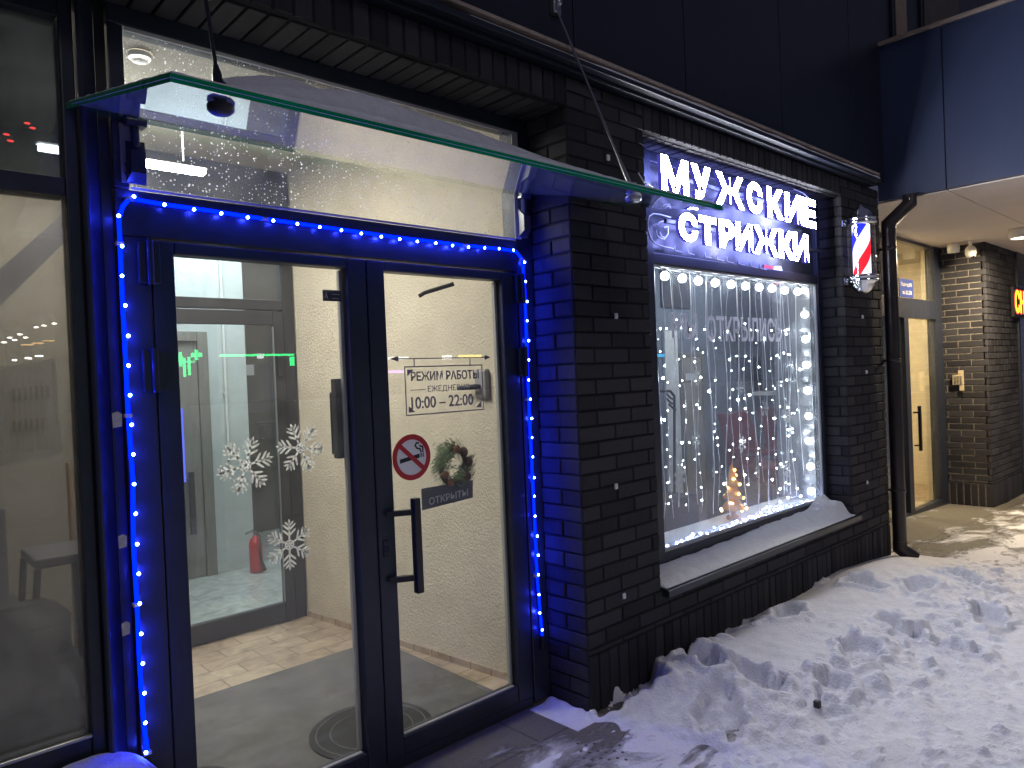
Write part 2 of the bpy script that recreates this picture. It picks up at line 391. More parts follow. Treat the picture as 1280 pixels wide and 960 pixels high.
# ------------------------------------------------------------------ bricks
CH = .0748; BL = .262
def bricks(mb, P0, du, nrm, u0, u1, z0, z1, holes=(), mode='run', phase=0., joint=.010, seed=1, depth=.03):
    """bricks as chamfered blocks standing proud of a mortar bed; nrm = outward"""
    rnd = random.Random(seed); P0 = Vector(P0); du = Vector(du); nrm = Vector(nrm); up = Vector((0,0,1))
    def block(a, b, c, d):
        if b-a < .012 or d-c < .012: return
        j = joint/2; a += j; b -= j; c += j; d -= j
        pr = rnd.uniform(-.0018, .0018); e = .0035; tl = rnd.uniform(-.0012, .0012)
        def P(u, z, w): return P0+du*u+up*z+nrm*w
        e2 = e*rnd.uniform(.6,1.6)
        vs = [P(a,c,-depth),P(b,c,-depth),P(b,d,-depth),P(a,d,-depth),
              P(a,c,-.004+pr),P(b,c,-.004+pr+tl),P(b,d,-.004+pr+tl),P(a,d,-.004+pr),
              P(a+e,c+e2,pr),P(b-e,c+e2,pr+tl),P(b-e,d-e,pr+tl),P(a+e,d-e2,pr)]
        mb.add(vs, [(0,1,5,4),(1,2,6,5),(2,3,7,6),(3,0,4,7),(4,5,9,8),(5,6,10,9),(6,7,11,10),(7,4,8,11),(8,9,10,11)])
    rows = []
    if mode == 'soldier': rows = [(z0, z1, 'S')]
    else:
        k0 = math.floor((z0-BZ)/CH+1e-6); z = BZ+k0*CH
        while z < z1-1e-4:
            rows.append((max(z, z0), min(z+CH, z1), k0)); z += CH; k0 += 1
    for (c, d, k) in rows:
        w = CH if k == 'S' else BL
        off = phase if k == 'S' else phase+(BL/2 if k % 2 else 0)
        n = math.floor((u0-off)/w); u = off+n*w
        while u < u1-1e-4:
            segs = [(max(u, u0), min(u+w, u1))]
            for (ha, hb, hc, hd) in holes:
                if (c+d)/2 > hc and (c+d)/2 < hd:
                    ns = []
                    for (a, b) in segs:
                        if b <= ha or a >= hb: ns.append((a,b)); continue
                        if a < ha: ns.append((a, ha))
                        if b > hb: ns.append((hb, b))
                    segs = ns
            for (a, b) in segs: block(a, b, c, d)
            u += w
BZ = .0
def bed(mb, P0, du, nrm, u0, u1, z0, z1, w0=-.0075, w1=-.05):
    P0 = Vector(P0); du = Vector(du); nrm = Vector(nrm)
    P = lambda u, z, w: P0+du*u+Vector((0,0,z))+nrm*w
    mb.hexa([P(u0,z0,w0),P(u1,z0,w0),P(u1,z0,w1),P(u0,z0,w1),P(u0,z1,w0),P(u1,z1,w0),P(u1,z1,w1),P(u0,z1,w1)])

# ================================================================== GROUND
mb = MB()
def gz(x): return -.045*max(0., x-5.2) if x < 9 else -.171
xs = [-60,-20,-6]+[-3+.5*i for i in range(27)]+[14,30,80]
ys = [-80,-30,-10,-6,-4,-3,-2,-1,0,.3,.62,4,12]
mb.add([(x,y,gz(x)) for y in ys for x in xs], [(j*len(xs)+i, j*len(xs)+i+1, (j+1)*len(xs)+i+1, (j+1)*len(xs)+i) for j in range(len(ys)-1) for i in range(len(xs)-1)])
struct('ground', mb, M['ground'])

# snow bank: heightfield with crest, clods and footprints
def sst(a, b, x):
    t = max(0., min(1., (x-a)/(b-a))); return t*t*(3-2*t)
FEET = []
for (u, v, r, dpt) in [(880,830,.13,.075),(800,845,.16,.06),(925,778,.10,.045),(985,770,.12,.05),(1000,722,.10,.04),(1130,778,.13,.05),(1075,812,.14,.05),(1190,795,.12,.06),
                    (1150,735,.13,.05),(1210,722,.15,.05),(850,812,.10,.05),(1040,850,.12,.04),(950,850,.13,.05),(770,860,.11,.05),(1235,760,.13,.05),(900,880,.15,.04),(1080,735,.11,.04)]:
    p = onZ(u, v, .10); FEET.append((p.x, p.y, r, dpt, random.uniform(0, PI)))
def snow_h(x, y):
    d = -y; nz = noise.noise
    q = nz(Vector((x*.9, y*.9, 3)))*.10
    left = sst(1.20+.10*d+q*.6, 1.52+.62*d+q, x)
    right = 1-.85*sst(4.35, 5.05, x)
    wob = .06*nz(Vector((x*1.6, .3, 0)))
    edge = .92+.22*nz(Vector((x*1.1, 7.7, 0)))
    plat = .095*(1-sst(edge-.42, edge+.10, d))*(1+.35*nz(Vector((x*1.4, y*1.4, 11))))
    ridge = .032*math.exp(-((d-.21-wob)/.13)**2)
    trough = -.035*math.exp(-(d/.11)**2)
    h = (plat+ridge+trough+.012)*left*right
    inn = sst(.16,.42,d)
    n1 = nz(Vector((x*5., y*5., 1))); n2 = nz(Vector((x*11, y*11, 4)))
    belt = math.exp(-((d-edge+.12)/.26)**2)*sst(.9,1.7,x)
    h += inn*left*right*(.016*n1+.010*n2)+belt*(.020*n1+.016*abs(n2))
    tro = sst(.5, 1.0, d)*sst(.3,1.1,x+.35*(d-.3))
    n3 = nz(Vector((x*19, y*19, 5))); n4 = nz(Vector((x*41, y*41, 8)))
    h += tro*(.014+.008*n1+.007*n3)+.0035*n4*(.35+tro+belt)
    bare = sst(.85, .15, x-.34*(d-.2)+.25*nz(Vector((x*3,y*3,6))))*sst(.95,.25,d+.2*nz(Vector((x*6,y*6,2))))
    thin = (1-left)*sst(.98,.48,d)
    h = h*(1-bare)-.012*bare
    nn = nz(Vector((x*9, y*6, 12)))+.6*nz(Vector((x*24,y*24,3)))
    h += thin*(.015*nn-.013+.006*n3+.020*(nz(Vector((x*2.2,y*2.2,21)))+.05))
    h += -.05*sst(4.95, 5.45, x+.15*nz(Vector((x*2,y*3,0))))*sst(1.9,.5,d)-.014*sst(5.4,5.6,x)
    h -= .06*sst(.06,-.15,x)
    return h, belt, tro
RES = .012
SX0, SY0_ = -.15, .03
nx, ny = int(5.75/RES), int(3.2/RES)
H = np.zeros((ny+1, nx+1)); BELT = np.zeros_like(H); TRO = np.zeros_like(H)
for j in range(ny+1):
    for i in range(nx+1):
        H[j,i], BELT[j,i], TRO[j,i] = snow_h(SX0+i*RES, min(0, SY0_-j*RES))
rs = np.random.RandomState(4)
jag = rs.rand(ny+1, nx+1)
def window(x, y, R):
    i0 = max(0, int((x-R-SX0)/RES)); i1 = min(nx, int((x+R-SX0)/RES)+1); j0 = max(0, int((SY0_-y-R)/RES)); j1 = min(ny, int((SY0_-y+R)/RES)+1)
    if i1 <= i0 or j1 <= j0: return None
    X_, Y_ = np.meshgrid(SX0+np.arange(i0, i1+1)*RES, SY0_-np.arange(j0, j1+1)*RES)
    return (slice(j0, j1+1), slice(i0, i1+1)), X_-x, Y_-y
# footprints, pushed-up rims and collapsed edges
for (fx, fy, r, dp, a) in FEET:
    w_ = window(fx, fy, r*2.4)
    if not w_: continue
    sl, dx, dy = w_; ca, sa = math.cos(a), math.sin(a); th = np.arctan2(dy, dx)
    e = np.sqrt(((dx*ca+dy*sa)/(r*1.2))**2+((-dx*sa+dy*ca)/(r*.72))**2)*(1+.13*np.sin(3*th+a*5)+.09*np.sin(7*th+a*3))
    t = np.clip((e-.72)/.30, 0, 1); t = t*t*(3-2*t)
    H[sl] -= dp*1.15*(1-t)*(1+.5*(jag[sl]-.5))
    H[sl] += .026*np.exp(-((e-1.18)/.20)**2)
# clods and crumbs: half-buried lumps of snow
def lump(x, y, r, k=.75):
    if y > -.11: return
    w_ = window(x, y, r*1.3)
    if not w_: return
    sl, dx, dy = w_; a = rs.rand()*6.28; th = np.arctan2(dy, dx)
    rr = r*(1+.22*np.sin(2*th+a)+.16*np.sin(5*th+a*2)); q = 1-(dx*dx+dy*dy)/(rr*rr)
    c = H[min(ny, max(0, int((SY0_-y)/RES))), min(nx, max(0, int((x-SX0)/RES)))]
    top = np.where(q > 0, c-r*.15+r*k*np.sqrt(np.maximum(q, 0)), -9)
    H[sl] = np.maximum(H[sl], top)
def field(n, M_, r0, r1, k=.75, thr=.25):
    c = 0
    for _ in range(n*6):
        j = rs.randint(5, ny); i = rs.randint(5, nx)
        if M_[j,i] > thr+rs.rand()*.6:
            lump(SX0+i*RES, SY0_-j*RES, r0+(r1-r0)*rs.rand()**2.2, k); c += 1
            if c >= n: break
FLAT = np.zeros_like(H)
for j in range(ny+1):
    for i in range(nx+1):
        x_, d_ = SX0+i*RES, j*RES
        FLAT[j,i] = sst(.15,.5,x_)*sst(2.0,1.3,x_-.6*d_)*sst(.0,.15,d_)*sst(1.2,.8,d_)*sst(.08,.3,d_)
field(1500, FLAT, .007, .022, .75, .1)
field(85, BELT, .025, .075, .55, .3); field(420, BELT, .012, .036, .65, .15); field(2600, TRO, .010, .030, .75, .1)
for (fx, fy, r, dp, a) in FEET:
    for _ in range(7):
        t = rs.rand()*6.28; k = r*(.75+rs.rand()*.7); lump(fx+k*math.cos(t), fy+k*math.sin(t)*.8, .012+.03*rs.rand()**2, .8)
for (px_, py_) in [(893,802),(905,797),(640+240,806)]:
    p = onZ(px_, py_, .13); lump(p.x, p.y, .05, .9)
# small pits where the tactile studs show through
STUDS = []
for k in range(18):
    i, j = k % 6, k//6
    p = onZ(722+i*10.5+j*4, 926+j*9+(i%2)*2, .012); STUDS.append((p.x, p.y))
vs = [(SX0+i*RES, SY0_-j*RES, gz(SX0+i*RES)+H[j,i]) for j in range(ny+1) for i in range(nx+1)]
mb = MB(); mb.add(vs, [(j*(nx+1)+i, (j+1)*(nx+1)+i, (j+1)*(nx+1)+i+1, j*(nx+1)+i+1) for j in range(ny) for i in range(nx)], 0, True)
sb = mb.build('snow_bank', M['snow'], fixn=False)
tag(sb, 'trodden snow bank heaped along the foot of the brick wall', 'snow', kind='stuff')
def snow_z(x, y):
    return gz(x)+H[min(ny, max(0, int(round((SY0_-y)/RES)))), min(nx, max(0, int(round((x-SX0)/RES))))]

def snow_patch(name, xr, yr, hf, label, res=.012):
    nx = max(2, int((xr[1]-xr[0])/res)); ny = max(2, int((yr[1]-yr[0])/res)); vs = []
    for j in range(ny+1):
        for i in range(nx+1):
            x = xr[0]+(xr[1]-xr[0])*i/nx; y = yr[0]+(yr[1]-yr[0])*j/ny
            z0, h = hf(x, y); vs.append((x, y, z0+h))
    m = MB(); m.add(vs, [(j*(nx+1)+i, j*(nx+1)+i+1, (j+1)*(nx+1)+i+1, (j+1)*(nx+1)+i) for j in range(ny) for i in range(nx)], 0, True)
    n = len(vs); base = [(v[0], v[1], hf(v[0], v[1])[0]-.004) for v in vs]
    m.add(base, [((j+1)*(nx+1)+i, (j+1)*(nx+1)+i+1, j*(nx+1)+i+1, j*(nx+1)+i) for j in range(ny) for i in range(nx)])
    rim = [i for i in range(nx+1)]+[j*(nx+1)+nx for j in range(1, ny+1)]+[ny*(nx+1)+i for i in range(nx-1,-1,-1)]+[j*(nx+1) for j in range(ny-1,0,-1)]
    m.add([vs[i] for i in rim]+[base[i] for i in rim], [(i, i+len(rim), (i+1)%len(rim)+len(rim), (i+1)%len(rim)) for i in range(len(rim))])
    o = m.build(name, M['snow'], fixn=False); return tag(o, label, 'snow', kind='stuff')

# ================================================================== BRICK BUILDING
BX = 1.237; WO = 1.829; WR = 4.235; BE = 4.97; CE = 4.80
bld = thing('brick_building', 'dark grey brick ground floor with glazed entrance and shop window opening', 'building', (BX, 0, 0))
mb = MB(); mo = MB()
X, NY = (1,0,0), (0,-1,0)
SOLB = .27; SOLT = 2.845; TOP = 2.985
# front: pier, apron under window, right pier
bricks(mb, (0,0,0), X, NY, BX, BE, SOLB, TOP, holes=[(WO, WR, .42, TOP)], phase=BX-.13, seed=3)
bricks(mb, (0,0,0), X, NY, BX, BE, -.03, SOLB, mode='soldier', phase=BX, seed=5)
bricks(mb, (0,0,0), X, NY, WO, WR, SOLT, TOP, mode='soldier', phase=WO, seed=6)
bricks(mb, (0,0,0), X, NY, -3.2, BX, SOLT, TOP, mode='soldier', phase=BX, seed=7)
bed(mo, (0,0,0), X, NY, BX+.004, WO-.004, -.03, TOP); bed(mo, (0,0,0), X, NY, WR+.004, BE-.004, -.03, TOP)
bed(mo, (0,0,0), X, NY, WO-.004, WR+.004, -.03, .42); bed(mo, (0,0,0), X, NY, WO-.004, WR+.004, SOLT+.004, TOP); bed(mo, (0,0,0), X, NY, -3.2, BX+.004, SOLT+.004, TOP)
# reveals
bricks(mb, (BX,0,0), (0,1,0), (-1,0,0), .004, DP+.1, -.03, SOLT, phase=.0, seed=8)
bed(mo, (BX,0,0), (0,1,0), (-1,0,0), .052, DP+.1, -.03, SOLT)
bricks(mb, (WR,0,0), (0,1,0), (-1,0,0), .004, WP+.06, .45, SOLT, phase=.06, seed=9)
bed(mo, (WR,0,0), (0,1,0), (-1,0,0), .052, WP+.06, .45, SOLT)
bricks(mb, (WO,0,0), (0,1,0), (1,0,0), .004, WP+.06, .45, SOLT, phase=.06, seed=10)
bed(mo, (WO,0,0), (0,1,0), (1,0,0), .052, WP+.06, .45, SOLT)
# soffits of the openings: brick ends seen from below
def soffit_bricks(x0, x1, y0, y1, z, seed):
    rnd = random.Random(seed); x = x1
    while x > x0:
        a = max(x0, x-CH)+.005; b = x-.005; dz = rnd.uniform(-.002,.002)
        mb.box(a, b, y0, y1, z+dz, z+.03, .003)
        x -= CH
    mo.box(x0, x1, y0+.004, y1, z+.012, z+.05)
soffit_bricks(-3.2, BX, .034, DP+.06, SOLT-.004, 2); soffit_bricks(WO, WR, .034, WP+.06, SOLT-.004, 3)
# end return of the front wall beside the recess
bricks(mb, (BE,0,0), (0,1,0), (1,0,0), .004, .61, -.05, 2.93, phase=.1, seed=12)
bed(mo, (BE,0,0), (0,1,0), (1,0,0), .052, .61, -.05, 2.93)
w = mb.build('brick_wall', M['brick'], bld); mo.build('mortar', M['mortar_dark'], w)
# cornice ledge
m = MB(); m.box(-3.2, CE, -.045, .03, TOP+.004, TOP+.022, .003); m.box(-3.2, CE, -.088, .03, TOP+.024, TOP+.050, .004)
m.build('cornice', M['clad'], bld)
m = MB(); m.box(-3.2, CE-.002, -.082, .018, TOP+.078, TOP+.094, .002); m.box(-3.2, CE-.002, -.02, .10, TOP+.0505, TOP+.077); m.build('flashing', M['flash'], bld)
# metal cladding over the shop
j0, j1, j2 = onY(712,28,.045).x, onY(851,60,.045).x, onY(1061,165,.045).x
pj = [-3.2, j0-2.3, j0-1.15, j0, j1, (j1+j2)/2, j2, 5.75, 6.9, 8.1, 9.3, 12.]
for a, b in zip(pj[:-1], pj[1:]):
    m = MB(); m.box(a+.004, b-.004, .02, .10, TOP+.098 if b < 5.8 else 4.0, 7.5, .003); m.build('cladding_panel', M['clad'], bld)
m = MB(); m.box(-3.2, 12, .03, .09, TOP+.1, 7.49); m.build('cladding_backing', M['black'], bld)
# storey windows above the bay
for (a, b, mt) in ((5.42, 5.78, 'curtain'), (6.15, 7.3, 'darkwall')):
    m = MB(); m.box(a, b, -.005, .018, 4.15, 5.9, .004); f = m.build('upper_window', M['frame'], bld)
    m = MB(); m.box(a+.05, b-.05, -.015, -.008, 4.2, 5.85); m.build('pane', M[mt], f)
# window ledge
m = MB(); m.hexa([(WO-.0,-.045,.418),(WR+.06,-.045,.418),(WR+.06,.0,.418),(WO-.0,.0,.418),(WO,-.045,.452),(WR+.06,-.045,.452),(WR+.06,.0,.462),(WO,.0,.462)])
m.hexa([(WO+.003,.0,.40),(WR-.003,.0,.40),(WR-.003,WP+.02,.40),(WO+.003,WP+.02,.40),(WO+.003,.0,.462),(WR-.003,.0,.462),(WR-.003,WP+.02,.495),(WO+.003,WP+.02,.495)])
m.build('window_ledge', M['frame'], bld)

# shop window -----------------------------------------------------------
m = MB(); y0, y1 = WP-.03, WP+.03
GL, GR, GB, GT = 2.11, 4.184, .562, 2.207
m.box(WO+.002, GL, y0, y1, .50, SOLT-.008, .004); m.box(GR, WR-.002, y0, y1, .50, SOLT-.008, .004)
m.box(GL+.001, GR-.001, y0+.002, y1, .50, GB, .004); m.box(GL+.001, GR-.001, y0+.002, y1, GT, GT+.06, .004); m.box(GL+.001, GR-.001, y0+.002, y1, 2.78, SOLT-.008, .004)
sw = m.build('shop_window', M['frame'], bld)
m = MB(); m.box(GL, GR, WP+.004, WP+.012, GB, GT); m.build('shop_pane', M['glass_shop'], sw)
m = MB(); m.box(GL, GR, WP+.004, WP+.012, GT+.06, 2.78); m.build('upper_pane', M['glass_dark'], sw)
m = MB()
for a, b, c, d in ((GL, GR, GB, GB+.022), (GL, GR, GT-.016, GT), (GL, GL+.014, GB+.024, GT-.018), (GR-.02, GR, GB+.024, GT-.018)): m.box(a+.002, b-.002, WP-.018, WP+.002, c+.001, d-.001, .003)
m.build('glazing_bead', pbr('grey_bead', (.33,.34,.36), .35), sw)

# entrance frame ----------------------------------------------------------
ef = thing('glazed_entrance', 'anthracite metal frame of the glazed shop entrance beside the brick pier', 'door frame', (.29, DP, 0))
m = MB(); a, b = DP-.03, DP+.06
m.box(-.62, -.523, a, b, .04, 2.10, .004); m.box(1.128, BX-.004, a, b, .02, 2.84, .004)
m.box(-.62, 1.126, a+.002, b, 2.102, 2.252, .004); m.box(-.62, 1.126, a+.002, b, 2.78, 2.84, .004); m.box(-.62, -.574, a+.002, b, 2.254, 2.778, .003); m.box(-.522, 1.126, a+.01, b, .0, .046, .003)
m.build('jamb', M['frame'], ef)
m = MB(); m.prism([(-.715,DP+.06),(-.715,DP-.055),(-.708,DP-.060),(-.700,DP-.058),(-.655,DP-.006),(-.655,DP+.06)], lambda u, v, w: Vector((u, v, .40+w)), 2.44); m.build('post', M['frame'], ef)
m = MB(); m.box(-.653, -.622, DP-.005, DP+.05, .40, 2.84); m.build('gap_seal', M['black'], ef)
m = MB(); m.box(-.574, 1.165, DP, DP+.008, 2.252, 2.78)
m.build('transom_glass', M['glass_dirty'], ef)
m = MB(); m.box(1.128, 1.166, DP-.022, DP-.031, 2.26, 2.778, .002); m.box(-.57, 1.126, DP-.03, DP-.022, 2.764, 2.778, .002); m.box(-.57,1.126, DP-.03,DP-.022, 2.254,2.262,.002)
m.build('glazing_bead', pbr('light_bead', (.45,.44,.42), .35), ef)

def leaf(x0, x1, g0, g1, name, label, hinge_left):
    t = thing(name, label, 'door', ((x0+x1)/2, DP, .05))
    a, b = DP-.028, DP+.035
    m = MB(); m.box(x0, g0, a, b, .05, 2.095, .005); m.box(g1, x1, a, b, .05, 2.095, .005)
    m.box(g0+.001, g1-.001, a+.001, b, .05, .128, .005); m.box(g0+.001, g1-.001, a+.001, b, 2.055, 2.095, .005)
    m.build('leaf_frame', M['frame'], t)
    m = MB(); m.box(g0, g1, DP, DP+.008, .128, 2.055); m.build('glass', M['glass_door'], t)
    m = MB()
    for (c, d, e, f) in ((g1-.018, g1-.004, .13, 2.05), (g0+.002, g0+.007, .13, 2.05)): m.box(c, d, DP+.010, DP+.03, e, f, .002)
    m.box(g0+.008, g1-.02, DP-.018, DP-.004, .129, .137, .002)
    m.build('glazing_bead', pbr('steel_bead', (.40,.39,.37), .3), t)
    for z in (1.95, 1.60):
        hx = x0-.012 if hinge_left else x1+.012
        m = MB(); m.box(hx-.034, hx+.034, DP-.050, DP-.031, z, z+.135, .004); m.tube([(hx, DP-.058, z-.005), (hx, DP-.058, z+.14)], .011, 8); m.build('hinge', M['frame'], t)
    return t
lf = leaf(-.52, .288, -.448, .204, 'entrance_door', 'closed glazed entrance door leaf with white snowflake stickers', True)
rf = leaf(.292, 1.122, .375, 1.027, 'entrance_door', 'glazed entrance door leaf bearing opening hours, wreath and black pull handle', False)
# pull handle (offset bar)
m = MB(); m.box(.415, .447, DP-.115, DP-.083, .728, 1.118, .004)
for z in (.79, 1.06): m.hexa([(.325,DP-.045,z-.011),(.345,DP-.026,z-.011),(.445,DP-.086,z-.011),(.425,DP-.10,z-.011),(.325,DP-.045,z+.011),(.345,DP-.026,z+.011),(.445,DP-.086,z+.011),(.425,DP-.10,z+.011)])
m.build('handle', M['black'], rf)
m = MB(); m.lathe((.325, DP-.028, .92), [(.0,-.012),(.010,-.012),(.012,-.006),(.012,0)], 14, 'Y'); m.box(.312,.338,DP-.034,DP-.0285,.885,.955,.003); m.build('lock', M['black'], rf)
# inner latch case of left leaf and closer arm of the right leaf
m = MB(); m.box(.165, .203, DP+.036, DP+.075, 1.30, 1.62, .004); m.tube([(.183,DP+.08,1.32),(.183,DP+.10,1.32),(.183,DP+.10,1.56),(.183,DP+.08,1.56)], .009, 8); m.build('latch', M['black'], lf)
m = MB(); m.tube([(.80,DP+.05,2.035),(.70,DP+.14,2.00),(.68,DP+.16,1.985)], .010, 8); m.build('closer_arm', M['black'], rf)

# left glazing ---------------------------------------------------------------
lw = thing('side_window', 'tall hazy side window in an anthracite frame with a darker pane above', 'window', (-1.2, DP, .45))
m = MB(); a, b = DP-.03, DP+.05
m.box(-.754, -.717, a, b, .40, 2.84, .004)
for c, d in ((.40,.55),(2.205,2.262),(2.75,2.84)): m.box(-3.2, -.756, a+.002, b, c, d, .004)
m.build('window_frame', M['frame'], lw)
m = MB(); m.box(-3.2, -.755, DP, DP+.008, .55, 2.205); m.build('lower_pane', M['glass_left'], lw)
m = MB(); m.box(-3.2, -.755, DP, DP+.008, 2.262, 2.75); m.build('upper_pane', glass('grimy_glass', tint=(.22,.24,.25), dirt=.07, speck=.06, refl=1.1, dcol=(.45,.47,.5)), lw)
m = MB(); m.box(-3.2, -.757, DP-.045, DP-.031, .552, .562, .002); m.build('drip_bar', M['steel'], lw)
m = MB(); m.box(-3.2, -.717, DP-.10, DP+.02, .0, .40, .004); m.build('plinth', M['frame'], lw)

# ================================================================== CANOPY
SL = .235
def cz(y): return 2.476-SL*(.28-y)
XL, XR, YB, YF = -.745, 1.445, .255, -.665
can = thing('glass_canopy', 'sloping green-edged glass canopy over the entrance, carrying old snow', 'canopy', (.35, 0, 2.38))
T = .020
m = MB(); m.add([(XL,YB,cz(YB)),(XR,YB,cz(YB)),(XR,YF,cz(YF)),(XL,YF,cz(YF))], [(0,1,2,3)])
m.add([(XL,YB,cz(YB)+T),(XR,YB,cz(YB)+T),(XR,YF,cz(YF)+T),(XL,YF,cz(YF)+T)], [(0,3,2,1)])
gp = m.build('glass_panel', M['glass_canopy'], can, fixn=False)
m = MB()
def edge(p, q):
    for a, b in ((.0, .0092), (.0108, T)):
        m.add([(p[0],p[1],cz(p[1])+a),(q[0],q[1],cz(q[1])+a),(q[0],q[1],cz(q[1])+b),(p[0],p[1],cz(p[1])+b)], [(0,1,2,3)])
edge((XL,YF-.0005),(XR,YF-.0005)); edge((XR+.0005,YF),(XR+.0005,YB)); edge((XL-.0005,YB),(XL-.0005,YF)); edge((XR,YB+.0005),(XL,YB+.0005))
m.build('polished_edge', M['greenedge'], gp)
for xx in (-.555, 1.175):
    m = MB(); y = YB
    m.box(xx-.032, xx+.032, y-.03, y+.02, cz(y)-.018, cz(y)-.003, .003); 
    m.tube([(xx,y-.005,cz(y)-.10),(xx,y-.005,cz(y)-.018)], .013, 10); mtop = MB(); mtop.box(xx-.032, xx+.032, y-.03, y+.02, cz(y)+T+.003, cz(y)+T+.018, .003); mtop.tube([(xx,y-.005,cz(y)+T+.016),(xx,y-.005,cz(y)+T+.06)], .013, 10)
    m.hexa([(xx-.022,y-.03,cz(y)-.17),(xx+.022,y-.03,cz(y)-.17),(xx+.03,y+.004,cz(y)-.20),(xx-.03,y+.004,cz(y)-.20),(xx-.022,y-.03,cz(y)-.10),(xx+.022,y-.03,cz(y)-.10),(xx+.03,y+.004,cz(y)-.06),(xx-.03,y+.004,cz(y)-.06)])
    br = m.build('bracket', M['frame'] if xx < 0 else M['steel'], can)
    mtop.build('clamp_disc', M['frame'] if xx < 0 else M['steel'], br)
    m = MB(); m.box(xx-.045 if xx < 0 else xx-.03, xx+.0 if xx < 0 else xx+.03, DP-.035, DP-.031, 2.27, 2.46, .001); br2 = m.build('wall_plate', pbr('grey_plate', (.17,.17,.19), .5), br)
    m = MB()
    for z in (2.30, 2.33): m.lathe((xx-.022 if xx < 0 else xx, DP-.036, z), [(.0,-.012),(.012,-.012),(.013,0)], 6, 'Y', smooth=False)
    m.build('bolt', M['frame'], br)
def rod(front, wall, name, cone):
    m = MB(); f = Vector(front); w_ = Vector(wall); d = (w_-f).normalized()
    m.tube([f, f+d*.12, f+d*.18, w_], [.017 if cone else .010, .012 if cone else .009, .0055, .0055], 10)
    r_ = m.build('tie_rod', M['steel'] if not cone else M['frame'], can)
    m = MB(); m.lathe((f.x, f.y, cz(f.y)), [(.0,-.022),(.022,-.022),(.032,-.014),(.032,-.001)], 18); m.lathe((f.x, f.y, cz(f.y)+T), [(.026,.001),(.026,.02),(.014,.035),(.0,.035)], 18)
    m.build('disc_fixing', M['black'] if cone else M['steel'], r_)
    m = MB(); m.box(w_.x-.025, w_.x+.025, w_.y-.02, w_.y+.009, w_.z-.05, w_.z+.05, .004); m.lathe((w_.x, w_.y-.02, w_.z), [(0,-.02),(.014,-.02),(.016,0)], 12, 'Y'); m.build('wall_anchor', M['steel'], r_)
rod((-.575, -.50, cz(-.50)+T), tuple(onY(253,-30,.01)), 'tie_rod', True)
rod((1.055, -.50, cz(-.50)+T), tuple(onY(693,6,.01)), 'tie_rod', False)
def canopy_snow(x, y):
    fx = min(sst(XL+.01, XL+.30, x), sst(XR-.005, XR-.12, x)); fy = min(sst(YF+.0, YF+.10, y), sst(YB-.005, YB-.12, y))
    h = .105*sst(1.0,-.25,x)*sst(XL,XL+.5,x)+.022
    h *= .55+.45*sst(YF, YF+.5, y)
    return cz(y)+T+.001, .004+max(0., h*min(fx*.9+.08, 1)*(fy*.85+.15)*(1+.35*noise.noise(Vector((x*3,y*5,2))))+.003*noise.noise(Vector((x*20,y*20,2))))
snow_patch('snow', (XL+.006, XR-.006), (YF+.008, YB-.008), canopy_snow, 'old grey snow lying on top of the glass canopy', .014)
def sill_snow(x, y):
    z0 = .464+max(0, y)*.16
    pile = .075*math.exp(-((x-4.08)/.16)**2)*sst(-.03,.05,y)
    h = .012+.032*sst(.0,.16,y)*(.65+.35*math.sin(x*2.1))+pile*(1+.5*noise.noise(Vector((x*14,y*14,6))))+.008*noise.noise(Vector((x*9,y*9,1)))+.004*noise.noise(Vector((x*28,y*28,1)))
    h *= sst(-.03-.0, .02+.03*noise.noise(Vector((x*4,0,3))), y)*sst(WO-.005, WO+.03, x)*sst(WR+.0, WR-.06, x)
    return z0+.001, h
snow_patch('snow', (WO+.006, WR-.006), (-.03, WP-.033), sill_snow, 'smooth snow lying on the shop window ledge', .012)
def cornice_snow(x, y):
    return TOP+.051, (.018+.010*noise.noise(Vector((x*6,y*6,5))))*sst(.7,1.9,x+.3*noise.noise(Vector((x*5,0,0))))*sst(-.09,-.07,y)
snow_patch('snow', (.6, CE-.01), (-.086, -.057), cornice_snow, 'thin line of snow along the ledge above the shop sign', .011)
def left_snow(x, y):
    e = (x+.79)/.30; f = (y-.17)/.24
    h = .50*max(0, 1-(abs(e)**2.6)-(max(0,-f)**2))**.5+.02*noise.noise(Vector((x*11,y*11,1)))
    return .0, max(.0, h)
snow_patch('snow', (-1.08, -.50), (-.02, DP-.052), left_snow, 'heap of snow glowing blue under the end of the rope light', .012)
def foot_snow(x, y):
    n = noise.noise(Vector((x*8,y*8,3)))
    return .002, max(0, (.020+.016*n)*math.exp(-(((x-1.215)/.028))**2)*sst(.0,.05,y)*sst(.30,.22,y)*(1+.6*noise.noise(Vector((y*14,0,0)))))
snow_patch('snow', (1.08, BX-.006), (-.06, .25), foot_snow, 'small ridge of snow in the corner where door frame meets brick pier', .010)

